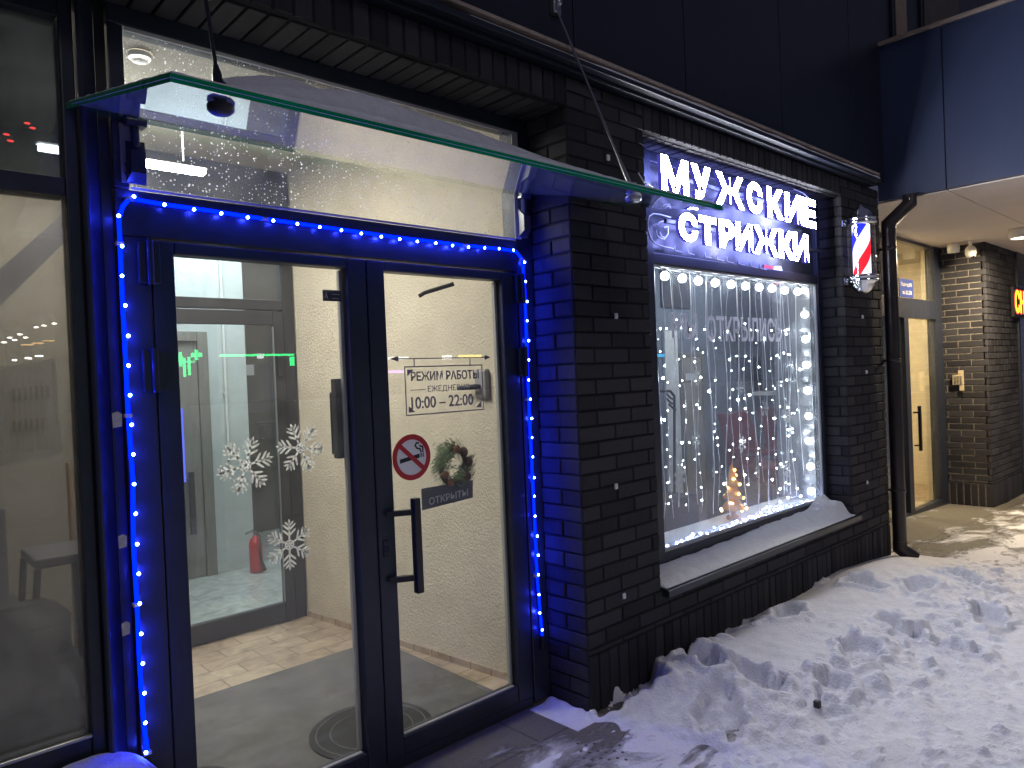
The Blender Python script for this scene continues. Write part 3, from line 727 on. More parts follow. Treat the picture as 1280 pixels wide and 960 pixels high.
# ================================================================== ROPE LIGHT
rl = thing('rope_light', 'blue glowing rope light run up, across and down around the entrance', 'rope light', (.3, DP-.047, 2.2))
ry = DP-.047
P = lambda u, v: onY(u, v, ry)
ptsL = [(183,942),(180,905),(176,830),(172,755),(168,680),(165,600),(160,520),(157,440),(154,365),(151,305),(149,272),(153,258),(163,249)]
ptsT = [(163,249),(205,255),(245,261),(330,274),(420,287),(500,297),(580,306),(630,311),(645,315),(653,325)]
ptsR = [(653,325),(656,360),(658,420),(661,500),(664,580),(668,650),(671,720),(677,795)]
pts = [P(*p) for p in ptsL+ptsT[1:]+ptsR[1:]]
pts = [Vector((p.x+random.uniform(-.004,.004), p.y, p.z+random.uniform(-.003,.003))) for p in pts]
m = MB(); m.tube(pts, .0062, 8); m.build('tube', M['rope'], rl)
led_px = [(148,270),(167,246)]
led_px += [(182,940),(181,903),(180,866),(178,829),(176,792),(174,754),(173,717),(171,680),(169,642),(167,605),(166,568),(164,531),(162,494),(160,457),(160,420),(156,382),(152,345),(152,308)]
led_px += [(205,256),(242,262),(276,267),(309,272),(341,276),(371,280),(399,284),(426,288),(451,292),(476,296),(499,299),(521,302),(544,304),(565,307),(585,309),(605,310),(623,311),(641,313)]
led_px += [(655,328),(656,352),(658,377),(658,401),(660,426),(660,450),(660,475),(662,499),(664,523),(664,547),(665,571),(667,597),(667,620),(668,645),(671,670),(672,694),(672,718),(673,743),(674,766),(677,787)]
bulb0 = None
for (u, v) in led_px:
    p = P(u, v)-BASE[rl]
    if bulb0 is None:
        m = MB(); m.sphere(BASE[rl], .0055, 10, 6); bulb0 = m.build('bulb', M['blueled'], rl); b = bulb0
    else: b = bulb0.copy(); COL.objects.link(b)
    b.location = p+Vector((0,-.004,0))
m = MB(); c0 = None
for i in range(0, len(pts)-1, 3):
    p = pts[i]; mm = MB(); mm.box(p.x-.012, p.x+.012, ry-.006, DP-.031, p.z-.006, p.z+.006, .002); mm.build('clip', M['acrylic'], rl)
p = pts[-1]; m.tube([p, p+Vector((.004,0,-.03)), p+Vector((.0,.01,-.07))], [.008,.008,.006], 8); m.build('end_cap', M['black'], rl)

for i, (u, v, s, lab) in enumerate([(146,525,.030,'highest scrap of torn paper in the dark gap beside the blue post'),(153,677,.026,'torn paper scrap in the dark gap, between two other scraps'),(157,786,.026,'lowest of three paper scraps stuck in the gap beside the blue post')]):
    p = onY(u, v, DP-.052); m = MB()
    pl = [(p.x-s*.4,p.z-s*.8),(p.x+s*.45,p.z-s*.7),(p.x+s*.5,p.z+s*.6),(p.x+s*.1,p.z+s*.9),(p.x-s*.45,p.z+s*.7)]
    m.prism(pl, XZ(p.y), .0015); tag(m.build('paper_scrap', M['tape']), lab, 'paper scrap', 'paper scraps along the frame gap')

# ================================================================== SHOP SIGN
sg = thing('shop_sign', 'white glowing Cyrillic letter sign above the shop window', 'sign', (3.0, .10, 2.35))
SY0, SY1 = .060, .084
def zpx(u, v): q = onY(u, v, SY0); return q.x, q.z
zx = lambda a: 780+a/4.364
zy = lambda b: 180+b/4.364
rows = [("МУЖСКИЕ", [(195,352),(362,474),(492,655),(665,754),(776,868),(872,968),(972,1045)], ((192,50),(1040,310)), ((205,245),(1040,462))),
        ("СТРИЖКИ", [(294,402),(403,503),(515,602),(605,702),(702,842),(840,928),(918,1005)], ((298,368),(1003,495)), ((305,522),(1003,648)))]
for txt, ext, (t0, t1), (b0, b1) in rows:
    for ch, (a, b) in zip(txt, ext):
        def yi(p, q, xx): return p[1]+(q[1]-p[1])*(xx-p[0])/(q[0]-p[0])
        mid = (a+b)/2
        x0, _ = zpx(zx(a), zy(yi(t0,t1,a))); x1, _ = zpx(zx(b), zy(yi(t0,t1,b)))
        _, zt = zpx(zx(mid), zy(yi(t0,t1,mid))); _, zb = zpx(zx(mid), zy(yi(b0,b1,mid)))
        w_ = x1-x0; vs_, fs_ = glyph(ch, {'М': .034, 'Ж': .036, 'И': .042, 'К': .046}.get(ch, .054), (x0+.035*w_, x1-.03*w_, zb, zt), extr=1.)
        m = MB()
        for f in fs_:
            zz = [vs_[i].z for i in f]
            front = max(zz)-min(zz) < .1 and zz[0] > 0
            o = len(m.v)
            m.v += [Vector((vs_[i].x, SY0 if vs_[i].z > 0 else SY1, vs_[i].y)) for i in f]
            m.f.append(list(range(o, o+len(f)))); m.mi.append(0 if front else (2 if max(zz)-min(zz) < .1 else 1)); m.sm.append(False)
        m.build('letter', [M['letter_face'], M['letter_side'], M['letter_back']], sg, fixn=False)
m = MB()
for z in (2.70, 2.44): m.box(2.16, 4.14, .112, .13, z-.012, z+.012, .003)
for x in (2.3, 3.2, 4.05): m.box(x-.01, x+.01, .13, WP-.031 if x > 4 or x < 2.1 else WP+.003, 2.69, 2.71)
m.build('mounting_rail', M['frame'], sg)
# unlit neon emblem on the pane under the letters
ne = thing('neon_emblem', 'unlit neon tube emblem with a rounded outline below the lit letters', 'neon sign', (2.4, WP-.03, 2.4))
q = lambda a, b: onY(zx(a), zy(b), WP-.03)
def arc_pts(l): return [q(*p) for p in l]
m = MB(); m.tube(arc_pts([(255,400),(200,385),(160,380),(138,395),(130,430),(132,475),(145,515),(170,545),(215,560),(270,572)]), .0042, 6); m.build('outline_tube', M['acrylic'], ne)
m = MB()
m.tube(arc_pts([(180,445),(195,425),(220,420),(240,412),(252,425)]), .004, 6); m.tube(arc_pts([(172,470),(180,500),(200,515),(222,520)]), .004, 6)
m.tube(arc_pts([(195,480),(205,505),(225,512),(240,490),(240,450),(215,455)]), .004, 6)
m.build('figure_tube', M['acrylic'], ne)
for a in (275, 345, 440, 505, 560, 620, 690, 740):
    yb = 555+(a-275)*.21; m = MB()
    m.tube(arc_pts([(a,yb),(a+3,yb+26),(a+38,yb+35)]), .0035, 6); m.build('script_tube', M['acrylic'], ne)
m = MB(); p0 = onY(955,331,WP-.012); p1 = onY(976,339,WP-.012)
m.prism([(p0.x,p1.z-.01),(p0.x+.12,p1.z-.015),(p0.x+.16,p0.z),(p0.x+.02,p0.z+.005)], XZ(WP-.003), .002, 0); m.prism([(p0.x+.125,p1.z-.012),(p1.x+.06,p1.z-.018),(p1.x+.02,p0.z+.01),(p0.x+.165,p0.z+.005)], XZ(WP-.003), .002, 1)
tag(m.build('window_sticker', [M['signred'], M['signwhite']]), 'small red and white sticker on the dark pane under the letters', 'sticker')
m = MB(); m.tube([onY(992,236,.09), onY(1004,241,.10), onY(1010,247,.11)], .004, 6)
tag(m.build('sign_cable', M['wire']), 'short pale cable loop above the last letter of the glowing sign', 'cable')
m = MB(); m.tube([onY(798,216,-.02), onY(805,228,-.02), onY(824,240,.03)], .004, 6)
tag(m.build('sign_cable', M['wire']), 'pale cable bent between the canopy rod and the first glowing letter', 'cable')

# ================================================================== wall clips
c0 = None
for (u, v, lab) in [(760,197,'white square cable clip on brick beside the canopy rod'),(770,395,'white clip on the brick pier level with the top of the hours notice'),(770,608,'white clip on the middle of the brick pier near the window'),(780,745,'lowest white clip on the brick pier, just above the snow'),
                    (1078,396,'white clip on brick under the barber pole'),(1083,465,'white clip midway down the narrow wall beside the downpipe'),(1084,603,'lowest white clip on the wall beside the downpipe')]:
    p = onY(u, v, -.004)
    if c0 is None:
        m = MB(); m.box(p.x-.010, p.x+.010, -.010, .0, p.z-.014, p.z+.014, .003); m.box(p.x-.004, p.x+.004, -.014, -.0105, p.z-.006, p.z+.006, .001)
        c0 = m.build('wall_clip', M['signwhite']); o = c0; P00 = p
    else: o = c0.copy(); COL.objects.link(o); o.location = (p.x-P00.x, 0, p.z-P00.z)
    tag(o, lab, 'clip', 'white clips on the brick wall')

# ================================================================== BARBER POLE
PX, PY = 4.285, -.118
bp = thing('barber_pole', 'lit barber pole with red, white and blue stripes and chrome caps', 'barber pole', (PX, PY, 2.15))
BASEC = (PX, PY)
zc0, zc1 = 2.235, 2.61
R_ = .084
cyl = MB(); cyl.lathe((PX, PY, 0), [(R_*.72, zc0-2.15+2.15), (R_*.72, zc1)], 40)
co = cyl.build('striped_cylinder', M['pole'], bp)
m = MB(); m.lathe((PX, PY, 0), [(R_+.012, zc0), (R_+.012, zc1)], 40); m.build('glass_tube', M['glass_tube'], bp)
m = MB(); m.lathe((PX,PY,zc1), [(.0,-.004),(R_+.016,-.004),(R_+.024,.004),(R_+.024,.018),(R_+.014,.026),(R_+.020,.034),(R_+.020,.046),(R_-.01,.052),(R_-.012,.085),(.045,.12),(.018,.138),(.012,.15),(.0,.152)], 36); m.build('top_cap', M['chrome'], bp)
m = MB(); m.lathe((PX,PY,zc0), [(0,.004),(R_+.016,.004),(R_+.026,-.004),(R_+.026,-.018),(R_+.014,-.026),(R_+.022,-.036),(R_+.022,-.05),(R_,-.056),(R_-.004,-.075),(.058,-.11),(.03,-.132),(.0,-.138)], 36); m.build('bottom_cap', M['chrome'], bp)
for z in (2.635, 2.205):
    m = MB(); m.tube([(PX-.02,-.006,z),(PX-.02,PY+.05,z)], .011, 10); m.box(PX-.05, PX+.01, -.012, .0, z-.025, z+.025, .003)
    for dx in (-.04, 0): m.lathe((PX+dx,-.013,z), [(0,-.006),(.006,-.006),(.007,0)], 8, 'Y')
    m.build('bracket', M['chrome'], bp)

# ================================================================== DOWNPIPE
dpx, dpy = 4.955, -.075
dn = thing('downpipe', 'dark brown square-elbow rain downpipe at the corner of the brick wall', 'downpipe', (dpx, dpy, 0))
m = MB(); m.tube([(dpx,dpy,.12),(dpx,dpy,2.66)], .052, 18); m.build('pipe', M['pipe'], dn)
m = MB(); m.tube([(dpx,dpy,2.64),(dpx,dpy,2.70),(dpx+.13,dpy-.12,2.86),(dpx+.13,dpy-.12,2.928)], .053, 18); m.build('top_elbow', M['pipe'], dn)
m = MB(); m.tube([(dpx,dpy,.14),(dpx,dpy,.08),(dpx+.055,dpy-.09,-.0)], .055, 18, cap=True); m.build('outlet_elbow', M['pipe'], dn)
for z in (.55, 1.6, 2.5):
    m = MB(); m.lathe((dpx,dpy,z), [(.053,-.014),(.057,-.014),(.057,.014),(.053,.014)], 18); m.box(dpx-.012, dpx+.012, dpy+.045, .0, z-.01, z+.01); m.build('pipe_clamp', M['pipe'], dn)
m = MB(); m.lathe((dpx+.085, dpy-.135, 2.885), [(0,-.003),(.012,-.003),(.012,0)], 10, 'Y'); m.build('sticker', M['signwhite'], dn)

# ================================================================== PROJECTING BAY OVER THE NEXT ENTRANCE
bay = thing('projecting_bay', 'blue panelled upper storey jutting out over the next entrance', 'building bay', (7, -1, 2.93))
BZ0 = 2.935
for (a, b) in ((.07, -.437), (-.445, -1.25), (-1.258, -2.4)):
    m = MB(); m.box(5.16, 5.20, b, a, BZ0, 4.21, .002); m.build('side_panel', M['clad2'], bay)
m = MB(); m.box(5.172, 13.9, -2.39, .06, BZ0+.01, 4.2); m.build('core', M['black'], bay)
m = MB(); m.box(5.14, 14, -2.42, -2.402, BZ0, 4.21, .002); m.build('front_panel', M['clad2'], bay)
m = MB(); m.box(5.13, 5.28, -2.43, .07, 4.212, 4.24, .004); m.box(5.282, 14, -2.43, .07, 4.212, 4.24); m.build('flashing', M['flash'], bay)
for k, (a, b) in enumerate(((.68, -.437), (-.443, -1.4), (-1.406, -2.4))):
    m = MB(); m.box(5.205 if a < .1 else 5.205, 14, b, a, BZ0-.012, BZ0-.002, .002); m.build('soffit_panel', M['soffit'], bay)

# right pier -----------------------------------------------------------------
pier = thing('brick_pier', 'brown-black brick pier with mortar painted paler on the lit side carrying an intercom', 'brick pier', (8.43, .12, -.14))
mb = MB(); mo = MB(); RPX, RF = 8.43, .12
bricks(mb, (RPX,0,0), (0,1,0), (-1,0,0), RF, .70, .12, BZ0, phase=.03, seed=20); bricks(mb, (RPX,0,0), (0,1,0), (-1,0,0), RF, .70, -.2, .12, mode='soldier', phase=RF, seed=21)
pw = mb.build('side_bricks', M['brick'], pier)
bed(mo, (RPX,0,0), (0,1,0), (-1,0,0), RF+.03, .70, -.2, BZ0, w0=-.004); mo.build('lit_side_mortar', M['mortar_light'], pw)
mb = MB(); mo = MB()
bricks(mb, (0,RF,0), X, NY, RPX+.004, 9.76, .12, BZ0, phase=.05, seed=22); bricks(mb, (0,RF,0), X, NY, RPX+.004, 9.76, -.22, .12, mode='soldier', phase=RPX, seed=23)
bed(mo, (0,RF,0), X, NY, RPX+.004, 9.76, -.22, BZ0); pw = mb.build('front_bricks', M['brick'], pier); mo.build('mortar', M['mortar_dark'], pw)
m = MB(); m.box(9.765, 9.83, RF-.02, RF+.2, -.2, BZ0-.015, .004); m.box(9.835, 12, RF-.01, RF+.2, -.2, .55); m.box(9.835, 12, RF-.01, RF+.2, 2.55, BZ0-.015)
nw = thing('neighbouring_shop', 'pale lit shop front beyond the brick pier at the picture edge', 'shop front', (10.5, RF, 0))
m.build('window_frame', M['frame'], nw)
m = MB(); m.box(9.835, 12, RF+.05, RF+.06, .55, 2.55); m.build('glass', M['glass'], nw)
m = MB(); m.box(9.835, 12, RF+.5, RF+.55, .2, 2.6); m.build('interior_blind', M['white'], nw)
ls = thing('led_sign', 'electronic sign with yellow letters and painted red glow reaching in at the right edge', 'led sign', (10.2, RF-.06, 2.35))
q0 = onY(1268, 361, RF-.05); q1 = onY(1270, 393, RF-.05)
m = MB(); m.box(q0.x-.02, q0.x+1.6, RF-.045, RF-.012, q1.z-.03, q0.z+.03, .003); m.build('housing', M['black'], ls)
m = MB(); add_text(m, "СНО", (q0.x+.03, q0.x+.75, q1.z+.02, q0.z-.01), XZ(RF-.047), .02, .004); m.build('lettering', M['ledyellow'], ls)
m = MB(); add_text(m, "СНО", (q0.x+.018, q0.x+.762, q1.z+.008, q0.z+.002), XZ(RF-.0455), .05, .001); m.build('red_glow', M['ledred'], ls)  # wider red letters behind paint the red glow of the text

# next entrance ---------------------------------------------------------------
RD = .61
nd = thing('residential_door', 'glazed residential entrance door with warm light inside, under the blue bay', 'door', (7.4, RD, -.1))
m = MB(); a, b = RD-.03, RD+.05
m.box(8.205, 8.425, a, b, -.18, BZ0-.015, .004); m.box(4.98, 8.203, a+.002, b, 2.06, 2.275, .004); m.box(4.98, 8.203, a+.002, b, 2.885, BZ0-.015, .004); m.box(4.98, 8.203, a+.002, b, -.22, -.06, .004)
m.box(7.17, 7.30, a, b, -.059, 2.059, .004); m.box(6.28, 6.40, a, b, -.059, 2.059, .004); m.box(4.98, 5.3, a, b, -.059, 2.059, .004)
m.build('door_frame', M['frame'], nd)
m = MB(); m.box(7.302, 8.203, RD, RD+.008, -.06, 2.06); m.box(6.402, 7.168, RD, RD+.008, -.06, 2.06); m.box(5.302, 6.278, RD, RD+.008, -.06, 2.06); m.build('door_glass', M['glass'], nd)
m = MB(); m.box(4.98, 8.203, RD, RD+.008, 2.276, 2.884); m.build('transom_glass', M['glass'], nd)
m = MB(); m.tube([(7.33,RD-.032,.66),(7.36,RD-.085,.66)], .010, 8); m.tube([(7.33,RD-.032,1.02),(7.36,RD-.085,1.02)], .010, 8); m.box(7.35,7.385,RD-.10,RD-.07,.60,1.09,.004); m.build('pull_handle', M['black'], nd)
pl = thing('address_plate', 'small blue plate with white writing in the transom over the residential door', 'sign', (7.3, RD-.02, 2.38))
m = MB(); m.box(7.106, 7.52, RD-.016, RD-.006, 2.283, 2.485, .003); m.build('plate', M['bluesign'], pl)
m = MB(); add_text(m, "Подъезд №5", (7.15, 7.475, 2.395, 2.445), XZ(RD-.0165), .01, .002); m.build('lettering', M['signwhite'], pl); m = MB(); add_text(m, "кв. 203-270", (7.19, 7.46, 2.315, 2.358), XZ(RD-.0165), .01, .002); m.build('lettering', M['signwhite'], pl)
# hall behind it
m = MB(); m.box(7.06, 10.5, 3.0, 3.05, -.2, 2.95); m.box(9.6, 9.65, RD+.3, 3.0, -.2, 2.95); m.box(7.06, 7.10, .81, 3.0, -.2, 2.95); m.box(8.43, 9.6, .75, .8, -.2, 2.95)
struct('wall', m, M['stucco'])
m = MB(); m.box(7.06, 9.6, RD+.06, 3., -.18, -.12); struct('floor', m, M['tan_tile'])
m = MB(); m.box(7.06, 9.6, RD+.06, 3., 2.92, 2.97); struct('ceiling', m, M['ceil'])

dl = thing('downlight', 'round white surface downlight glowing under the soffit', 'downlight', (7.85, -.36, BZ0-.012))
m = MB(); m.lathe((7.85,-.36,BZ0-.0125), [(.0,0),(.115,0),(.115,-.10),(.098,-.10),(.098,-.085)], 28); m.build('housing', M['white'], dl)
m = MB(); m.lathe((7.85,-.36,BZ0-.0125), [(.097,-.09),(.0,-.088)], 28); m.build('diffuser', M['down'], dl)
cc = thing('security_camera', 'white security camera with its junction box under the soffit', 'security camera', (8.2, .22, 2.88))
p = onX(1194, 304, 8.2)
m = MB(); m.lathe((8.2, p.y+.02, 2.86), [(0,.065),(.06,.06),(.065,0),(.06,-.045),(0,-.05)], 20); m.build('junction_box', M['white'], cc)
p2 = onX(1213, 304, 8.2)
m = MB(); m.tube([(8.2,p2.y,2.918),(8.2,p2.y,2.85)], .018, 10); m.lathe((8.2,p2.y,2.80), [(0,.065),(.035,.06),(.055,.03),(.058,-.02),(.045,-.06),(.0,-.075)], 20); m.build('camera_head', M['white'], cc)
m = MB(); m.sphere((8.185,p2.y-.02,2.745), .024, 12, 8); m.build('lens', M['black'], cc)
ip = thing('intercom', 'beige metal intercom keypad fixed to the side of the brick pier', 'intercom', (RPX, .434, 1.356))
m = MB(); m.box(RPX-.03, RPX-.003, .375, .49, 1.28, 1.40, .004); m.box(RPX-.028, RPX-.003, .375, .43, 1.402, 1.45, .004); m.box(RPX-.028,RPX-.003,.375,.42,1.21,1.278,.003); m.build('panel', M['beige_metal'], ip)
for i in range(3):
    for j in range(4):
        mm = MB(); mm.box(RPX-.036, RPX-.0305, .392+.03*i, .411+.03*i, 1.29+.026*j, 1.308+.026*j, .002); mm.build('key', M['steel'], ip)

# ================================================================== VESTIBULE
FZ = .05
m = MB(); m.box(-3.2, 1.25, DP+.061, 2.30, -.02, FZ); struct('floor', m, M['tan_tile'])
m = MB(); m.hexa([(1.185,DP+.062,FZ),(1.5,DP+.062,FZ),(1.5,2.32,FZ),(.975,2.32,FZ),(1.185,DP+.062,3.02),(1.5,DP+.062,3.02),(1.5,2.32,3.02),(.975,2.32,3.02)])
struct('wall', m, M['stucco'])
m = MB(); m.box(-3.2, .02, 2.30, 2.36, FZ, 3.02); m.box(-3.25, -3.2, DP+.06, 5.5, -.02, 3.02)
struct('wall', m, pbr('dim_tan_wall', (.27,.25,.205), .85, var=.1, vscale=3, bump=.003, bscale=40))  # dimness of the far left end is put into this darker wall colour
m = MB(); m.hexa([(1.172,DP+.08,FZ),(1.184,DP+.08,FZ),(.974,2.28,FZ),(.962,2.28,FZ),(1.172,DP+.08,FZ+.035),(1.184,DP+.08,FZ+.035),(.974,2.28,FZ+.035),(.962,2.28,FZ+.035)])
struct('skirting', m, M['tan_tile'])
m = MB(); m.box(-3.2, 1.5, DP+.07, 2.36, 3.02, 3.06); struct('ceiling', m, M['ceil'])
# inner partition with door
pt = thing('inner_partition', 'grey framed glass partition with a door at the back of the vestibule', 'partition', (.5, 2.31, FZ))
m = MB(); a, b = 2.27, 2.34
m.box(.885, .965, a, b, FZ, 2.70, .004); m.box(.02, .884, a+.002, b, 2.10, 2.165, .004);  m.box(.02, .06, a, b, FZ, 2.10, .003); m.box(.021, .884, a+.002, b, 2.66, 2.70)
m.build('partition_frame', M['frame_in'], pt)
m = MB(); m.box(.02, .965, a+.002, b, 2.702, 3.018, .004); m.build('header_panel', M['frame'], pt)
m = MB(); m.box(.06, .884, 2.30, 2.308, 2.165, 2.66); m.build('transom_pane', M['glass'], pt)
m = MB(); m.box(.81, .880, 2.255, 2.30, FZ+.01, 2.09, .004); m.box(.065, .809, 2.256, 2.30, 2.0, 2.09, .004); m.box(.065, .809, 2.256, 2.30, FZ+.01, FZ+.13, .004); m.box(.065,.13,2.255,2.30,FZ+.131,1.999,.004)
id_ = m.build('inner_door', M['frame_in'], pt)
m = MB(); m.box(.131, .809, 2.275, 2.283, FZ+.131, 1.999); m.build('door_pane', M['glass'], id_)
m = MB(); m.box(.797, .806, 2.24, 2.253, FZ+.14, 1.99, .002); m.build('edge_strip', M['steel'], id_)
m = MB(); m.box(.822, .868, 2.236, 2.254, 1.66, 1.80, .003); m.box(.836,.88,2.225,2.236,1.38,1.5,.003); m.build('hinge', M['black'], id_)
# hallway behind
m = MB(); m.box(-3.2, 3.2, 2.36, 5.5, -.02, FZ-.002); struct('floor', m, M['marble'])
m = MB(); m.box(.985, 1.31, 3.90, 3.98, FZ, 3.3); m.box(-3.2, .38, 3.90, 3.98, FZ, 3.3); m.box(.38, .985, 3.90, 3.98, 2.08, 3.3); struct('wall', m, M['hallwall'])
m = MB(); m.box(1.2, 3.2, 5.3, 5.35, FZ, 3.3); m.box(3.2,3.25,2.36,5.3,FZ,3.3); struct('wall', m, M['darkwall'])
m = MB(); m.box(-3.2, 3.2, 2.35, 5.5, 3.3, 3.34); struct('ceiling', m, M['white'])
hd = thing('wooden_door', 'grey wood door with a long dark pull bar, seen down the hallway', 'door', (.68, 3.9, FZ))
m = MB(); m.box(.38, .90, 3.905, 3.95, FZ, 2.0, .003); m.build('leaf_board', M['woodgrey'], hd)
m = MB(); m.box(.90, .984, 3.88, 3.96, FZ, 2.079, .003); m.box(.38, .899, 3.881, 3.96, 2.0, 2.079, .003); m.build('door_frame', M['woodgrey'], hd)
p0 = onY(238, 590, 3.85); p1 = onY(241, 668, 3.85)
m = MB(); m.box(p0.x-.02, p0.x+.025, 3.83, 3.86, p1.z, p0.z, .004); m.box(p0.x-.01,p0.x+.01,3.86,3.905,p1.z+.06,p1.z+.08); m.box(p0.x-.01,p0.x+.01,3.86,3.905,p0.z-.08,p0.z-.06); m.build('pull_bar', M['black'], hd)
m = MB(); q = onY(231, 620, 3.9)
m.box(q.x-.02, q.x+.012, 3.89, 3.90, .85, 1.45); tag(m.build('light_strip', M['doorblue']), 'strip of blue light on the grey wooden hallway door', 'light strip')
# pipe on pale wall
m = MB(); p0 = onY(280, 440, 3.88); p1 = onY(286, 660, 3.88); m.tube([(p0.x,3.875,1.0),(p0.x,3.875,3.2)], .012, 8)
m.box(p0.x-.02,p0.x+.02,3.87,3.899,1.55,1.57); m.box(p0.x-.02,p0.x+.02,3.87,3.899,2.25,2.27)
tag(m.build('conduit_pipe', M['white']), 'thin white conduit pipe running up the pale hallway wall', 'conduit')
# extinguisher
ex = thing('fire_extinguisher', 'red fire extinguisher on the hallway floor behind the glass', 'fire extinguisher', (1.42, 4.35, FZ))
e0 = onZ(321, 712, FZ+.02); ex.location = (e0.x, e0.y, FZ); BASE[ex] = Vector(ex.location)
m = MB(); m.lathe((e0.x,e0.y,FZ), [(0,.01),(.075,.01),(.082,.03),(.082,.36),(.07,.42),(.035,.455),(.03,.47),(0,.47)], 24); m.build('cylinder', M['red'], ex)
m = MB(); m.box(e0.x-.02,e0.x+.02,e0.y-.02,e0.y+.02,FZ+.47,FZ+.52,.004); m.hexa([(e0.x-.12,e0.y-.02,FZ+.50),(e0.x-.02,e0.y-.02,FZ+.52),(e0.x-.02,e0.y+.02,FZ+.52),(e0.x-.12,e0.y+.02,FZ+.50),(e0.x-.12,e0.y-.02,FZ+.515),(e0.x-.02,e0.y-.02,FZ+.545),(e0.x-.02,e0.y+.02,FZ+.545),(e0.x-.12,e0.y+.02,FZ+.515)]); m.build('valve_handle', M['steel'], ex)
m = MB(); m.tube([(e0.x+.02,e0.y-.02,FZ+.49),(e0.x+.02,e0.y-.10,FZ+.46),(e0.x-.0,e0.y-.105,FZ+.30),(e0.x+.03,e0.y-.10,FZ+.14),(e0.x+.06,e0.y-.11,FZ+.03)], [.012,.012,.012,.016,.024], 10); m.build('hose', M['black'], ex)
ex.scale = (.66,.66,.66)
# framed notice board, shelf and box on the dark hallway wall
nb = thing('notice_board', 'dark framed board with a white notice on the hallway wall', 'notice board', (2.3, 5.28, 1.5))
p0 = onY(304, 455, 5.28); p1 = onY(345, 515, 5.28)
m = MB(); m.box(p0.x, p1.x+.25, 5.26, 5.295, p1.z, p0.z, .004); m.build('board', M['slate'], nb)
a_ = onY(305, 456, 5.25); b_ = onY(318, 469, 5.25)
m = MB(); m.box(a_.x, b_.x, 5.25, 5.258, b_.z, a_.z); m.build('notice', M['white'], nb)
a_ = onY(322, 513, 5.2); b_ = onY(378, 526, 5.2)
m = MB(); m.box(a_.x, b_.x, 5.15, 5.29, b_.z, b_.z+.02); m.box(a_.x+.05, a_.x+.35, 5.18, 5.29, b_.z-.16, b_.z-.005, .004); tag(m.build('wall_shelf', M['frame_in']), 'narrow shelf with a dark box under it on the hallway wall', 'shelf')

# mats
m = MB()
x = -3.0
m.box(-3.1, 1.02, DP+.08, 1.49, FZ+.001, FZ+.012, .003)
tag(m.build('entrance_mat', M['mat']), 'large grey ribbed entrance mat on the tan tiles', 'mat')
rm = thing('round_mat', 'dark oval rubber doormat lying on the grey mat', 'mat', (.62, .72, FZ+.012))
c = onZ(465, 912, FZ+.013)
def oval(c, rx, ry, h, name, lab):
    t = thing(name, lab, 'mat', (c.x, c.y, FZ+.0125)) if lab else None
    m = MB(); n = 40
    m.prism([(c.x+rx*math.cos(2*PI*i/n), c.y+ry*math.sin(2*PI*i/n)) for i in range(n)], lambda u, v, w: Vector((u, v, FZ+.0125+w)), h); m.build('rubber_base', M['rubber'], t)
    m = MB(); m.tube([(c.x+(rx-.03)*math.cos(2*PI*i/n), c.y+(ry-.03)*math.sin(2*PI*i/n), FZ+.0125+h) for i in range(n+1)], .004, 6)
    m.tube([(c.x+(rx-.09)*math.cos(2*PI*i/n), c.y+(ry-.09)*math.sin(2*PI*i/n), FZ+.0125+h) for i in range(n+1)], .003, 6); m.build('raised_rim', M['mat'], t)
D.objects.remove(rm)
oval(Vector((c.x, c.y, 0)), .27, .27, .006, 'round_mat', 'dark oval rubber doormat in the middle behind both door leaves')
c2 = onZ(240, 990, FZ+.013); oval(Vector((c2.x-.02, c2.y, 0)), .19, .19, .006, 'round_mat', 'dark round rubber mat just inside the hinge side of the door with snowflakes')

# linear lamp
q0 = onY(48, 182, 1.5); q1 = onY(255, 212, 1.5)
lm = thing('linear_lamp', 'bright white linear ceiling lamp hung inside the vestibule', 'lamp', ((q0.x+q1.x)/2, 1.5, q0.z))
m = MB(); m.box(q0.x, q1.x, 1.475, 1.525, 2.693, 2.715, .004); m.build('diffuser', M['lamp'], lm)
m = MB(); m.box(q0.x-.01, q1.x+.01, 1.48, 1.52, 2.717, 2.728, .004); m.tube([(q0.x+.1,1.5,2.75),(q0.x+.1,1.5,3.02)], .004, 6); m.tube([(q1.x-.1,1.5,2.75),(q1.x-.1,1.5,3.02)], .004, 6); m.build('housing', M['white'], lm)
# dome lamp near ceiling
dm = MB(); pd = onY(175, 78, 1.0); dm.lathe((pd.x, 1.0, 3.019), [(0,-.035),(.034,-.032),(.046,-.015),(.048,0)], 20); tag(dm.build('ceiling_sensor', M['white']), 'round white sensor on the vestibule ceiling', 'sensor')
# wall lever on stucco
def wall_x(y): return 1.185+(y-.352)/(2.32-.352)*(.975-1.185)
wl = thing('lever_handle', 'grey wall plate with a lever on the cream stucco', 'lever', (1.1, 1.0, 1.3))
d = _ray(605, 483); t_ = 1.
best = min((abs((CAM+d*t)[0]-wall_x((CAM+d*t)[1])), t) for t in np.linspace(2.5, 6, 1500)); pp = Vector(CAM+d*best[1])
m = MB(); m.box(pp.x-.03, pp.x+.012, pp.y-.045, pp.y+.045, pp.z-.06, pp.z+.09, .012); m.build('plate', pbr('grey_plate', (.33,.32,.33), .4), wl)
m = MB(); m.tube([(pp.x-.03,pp.y,pp.z+.0),(pp.x-.06,pp.y,pp.z),(pp.x-.062,pp.y+.13,pp.z-.005)], .012, 8); m.build('lever', M['frame'], wl)
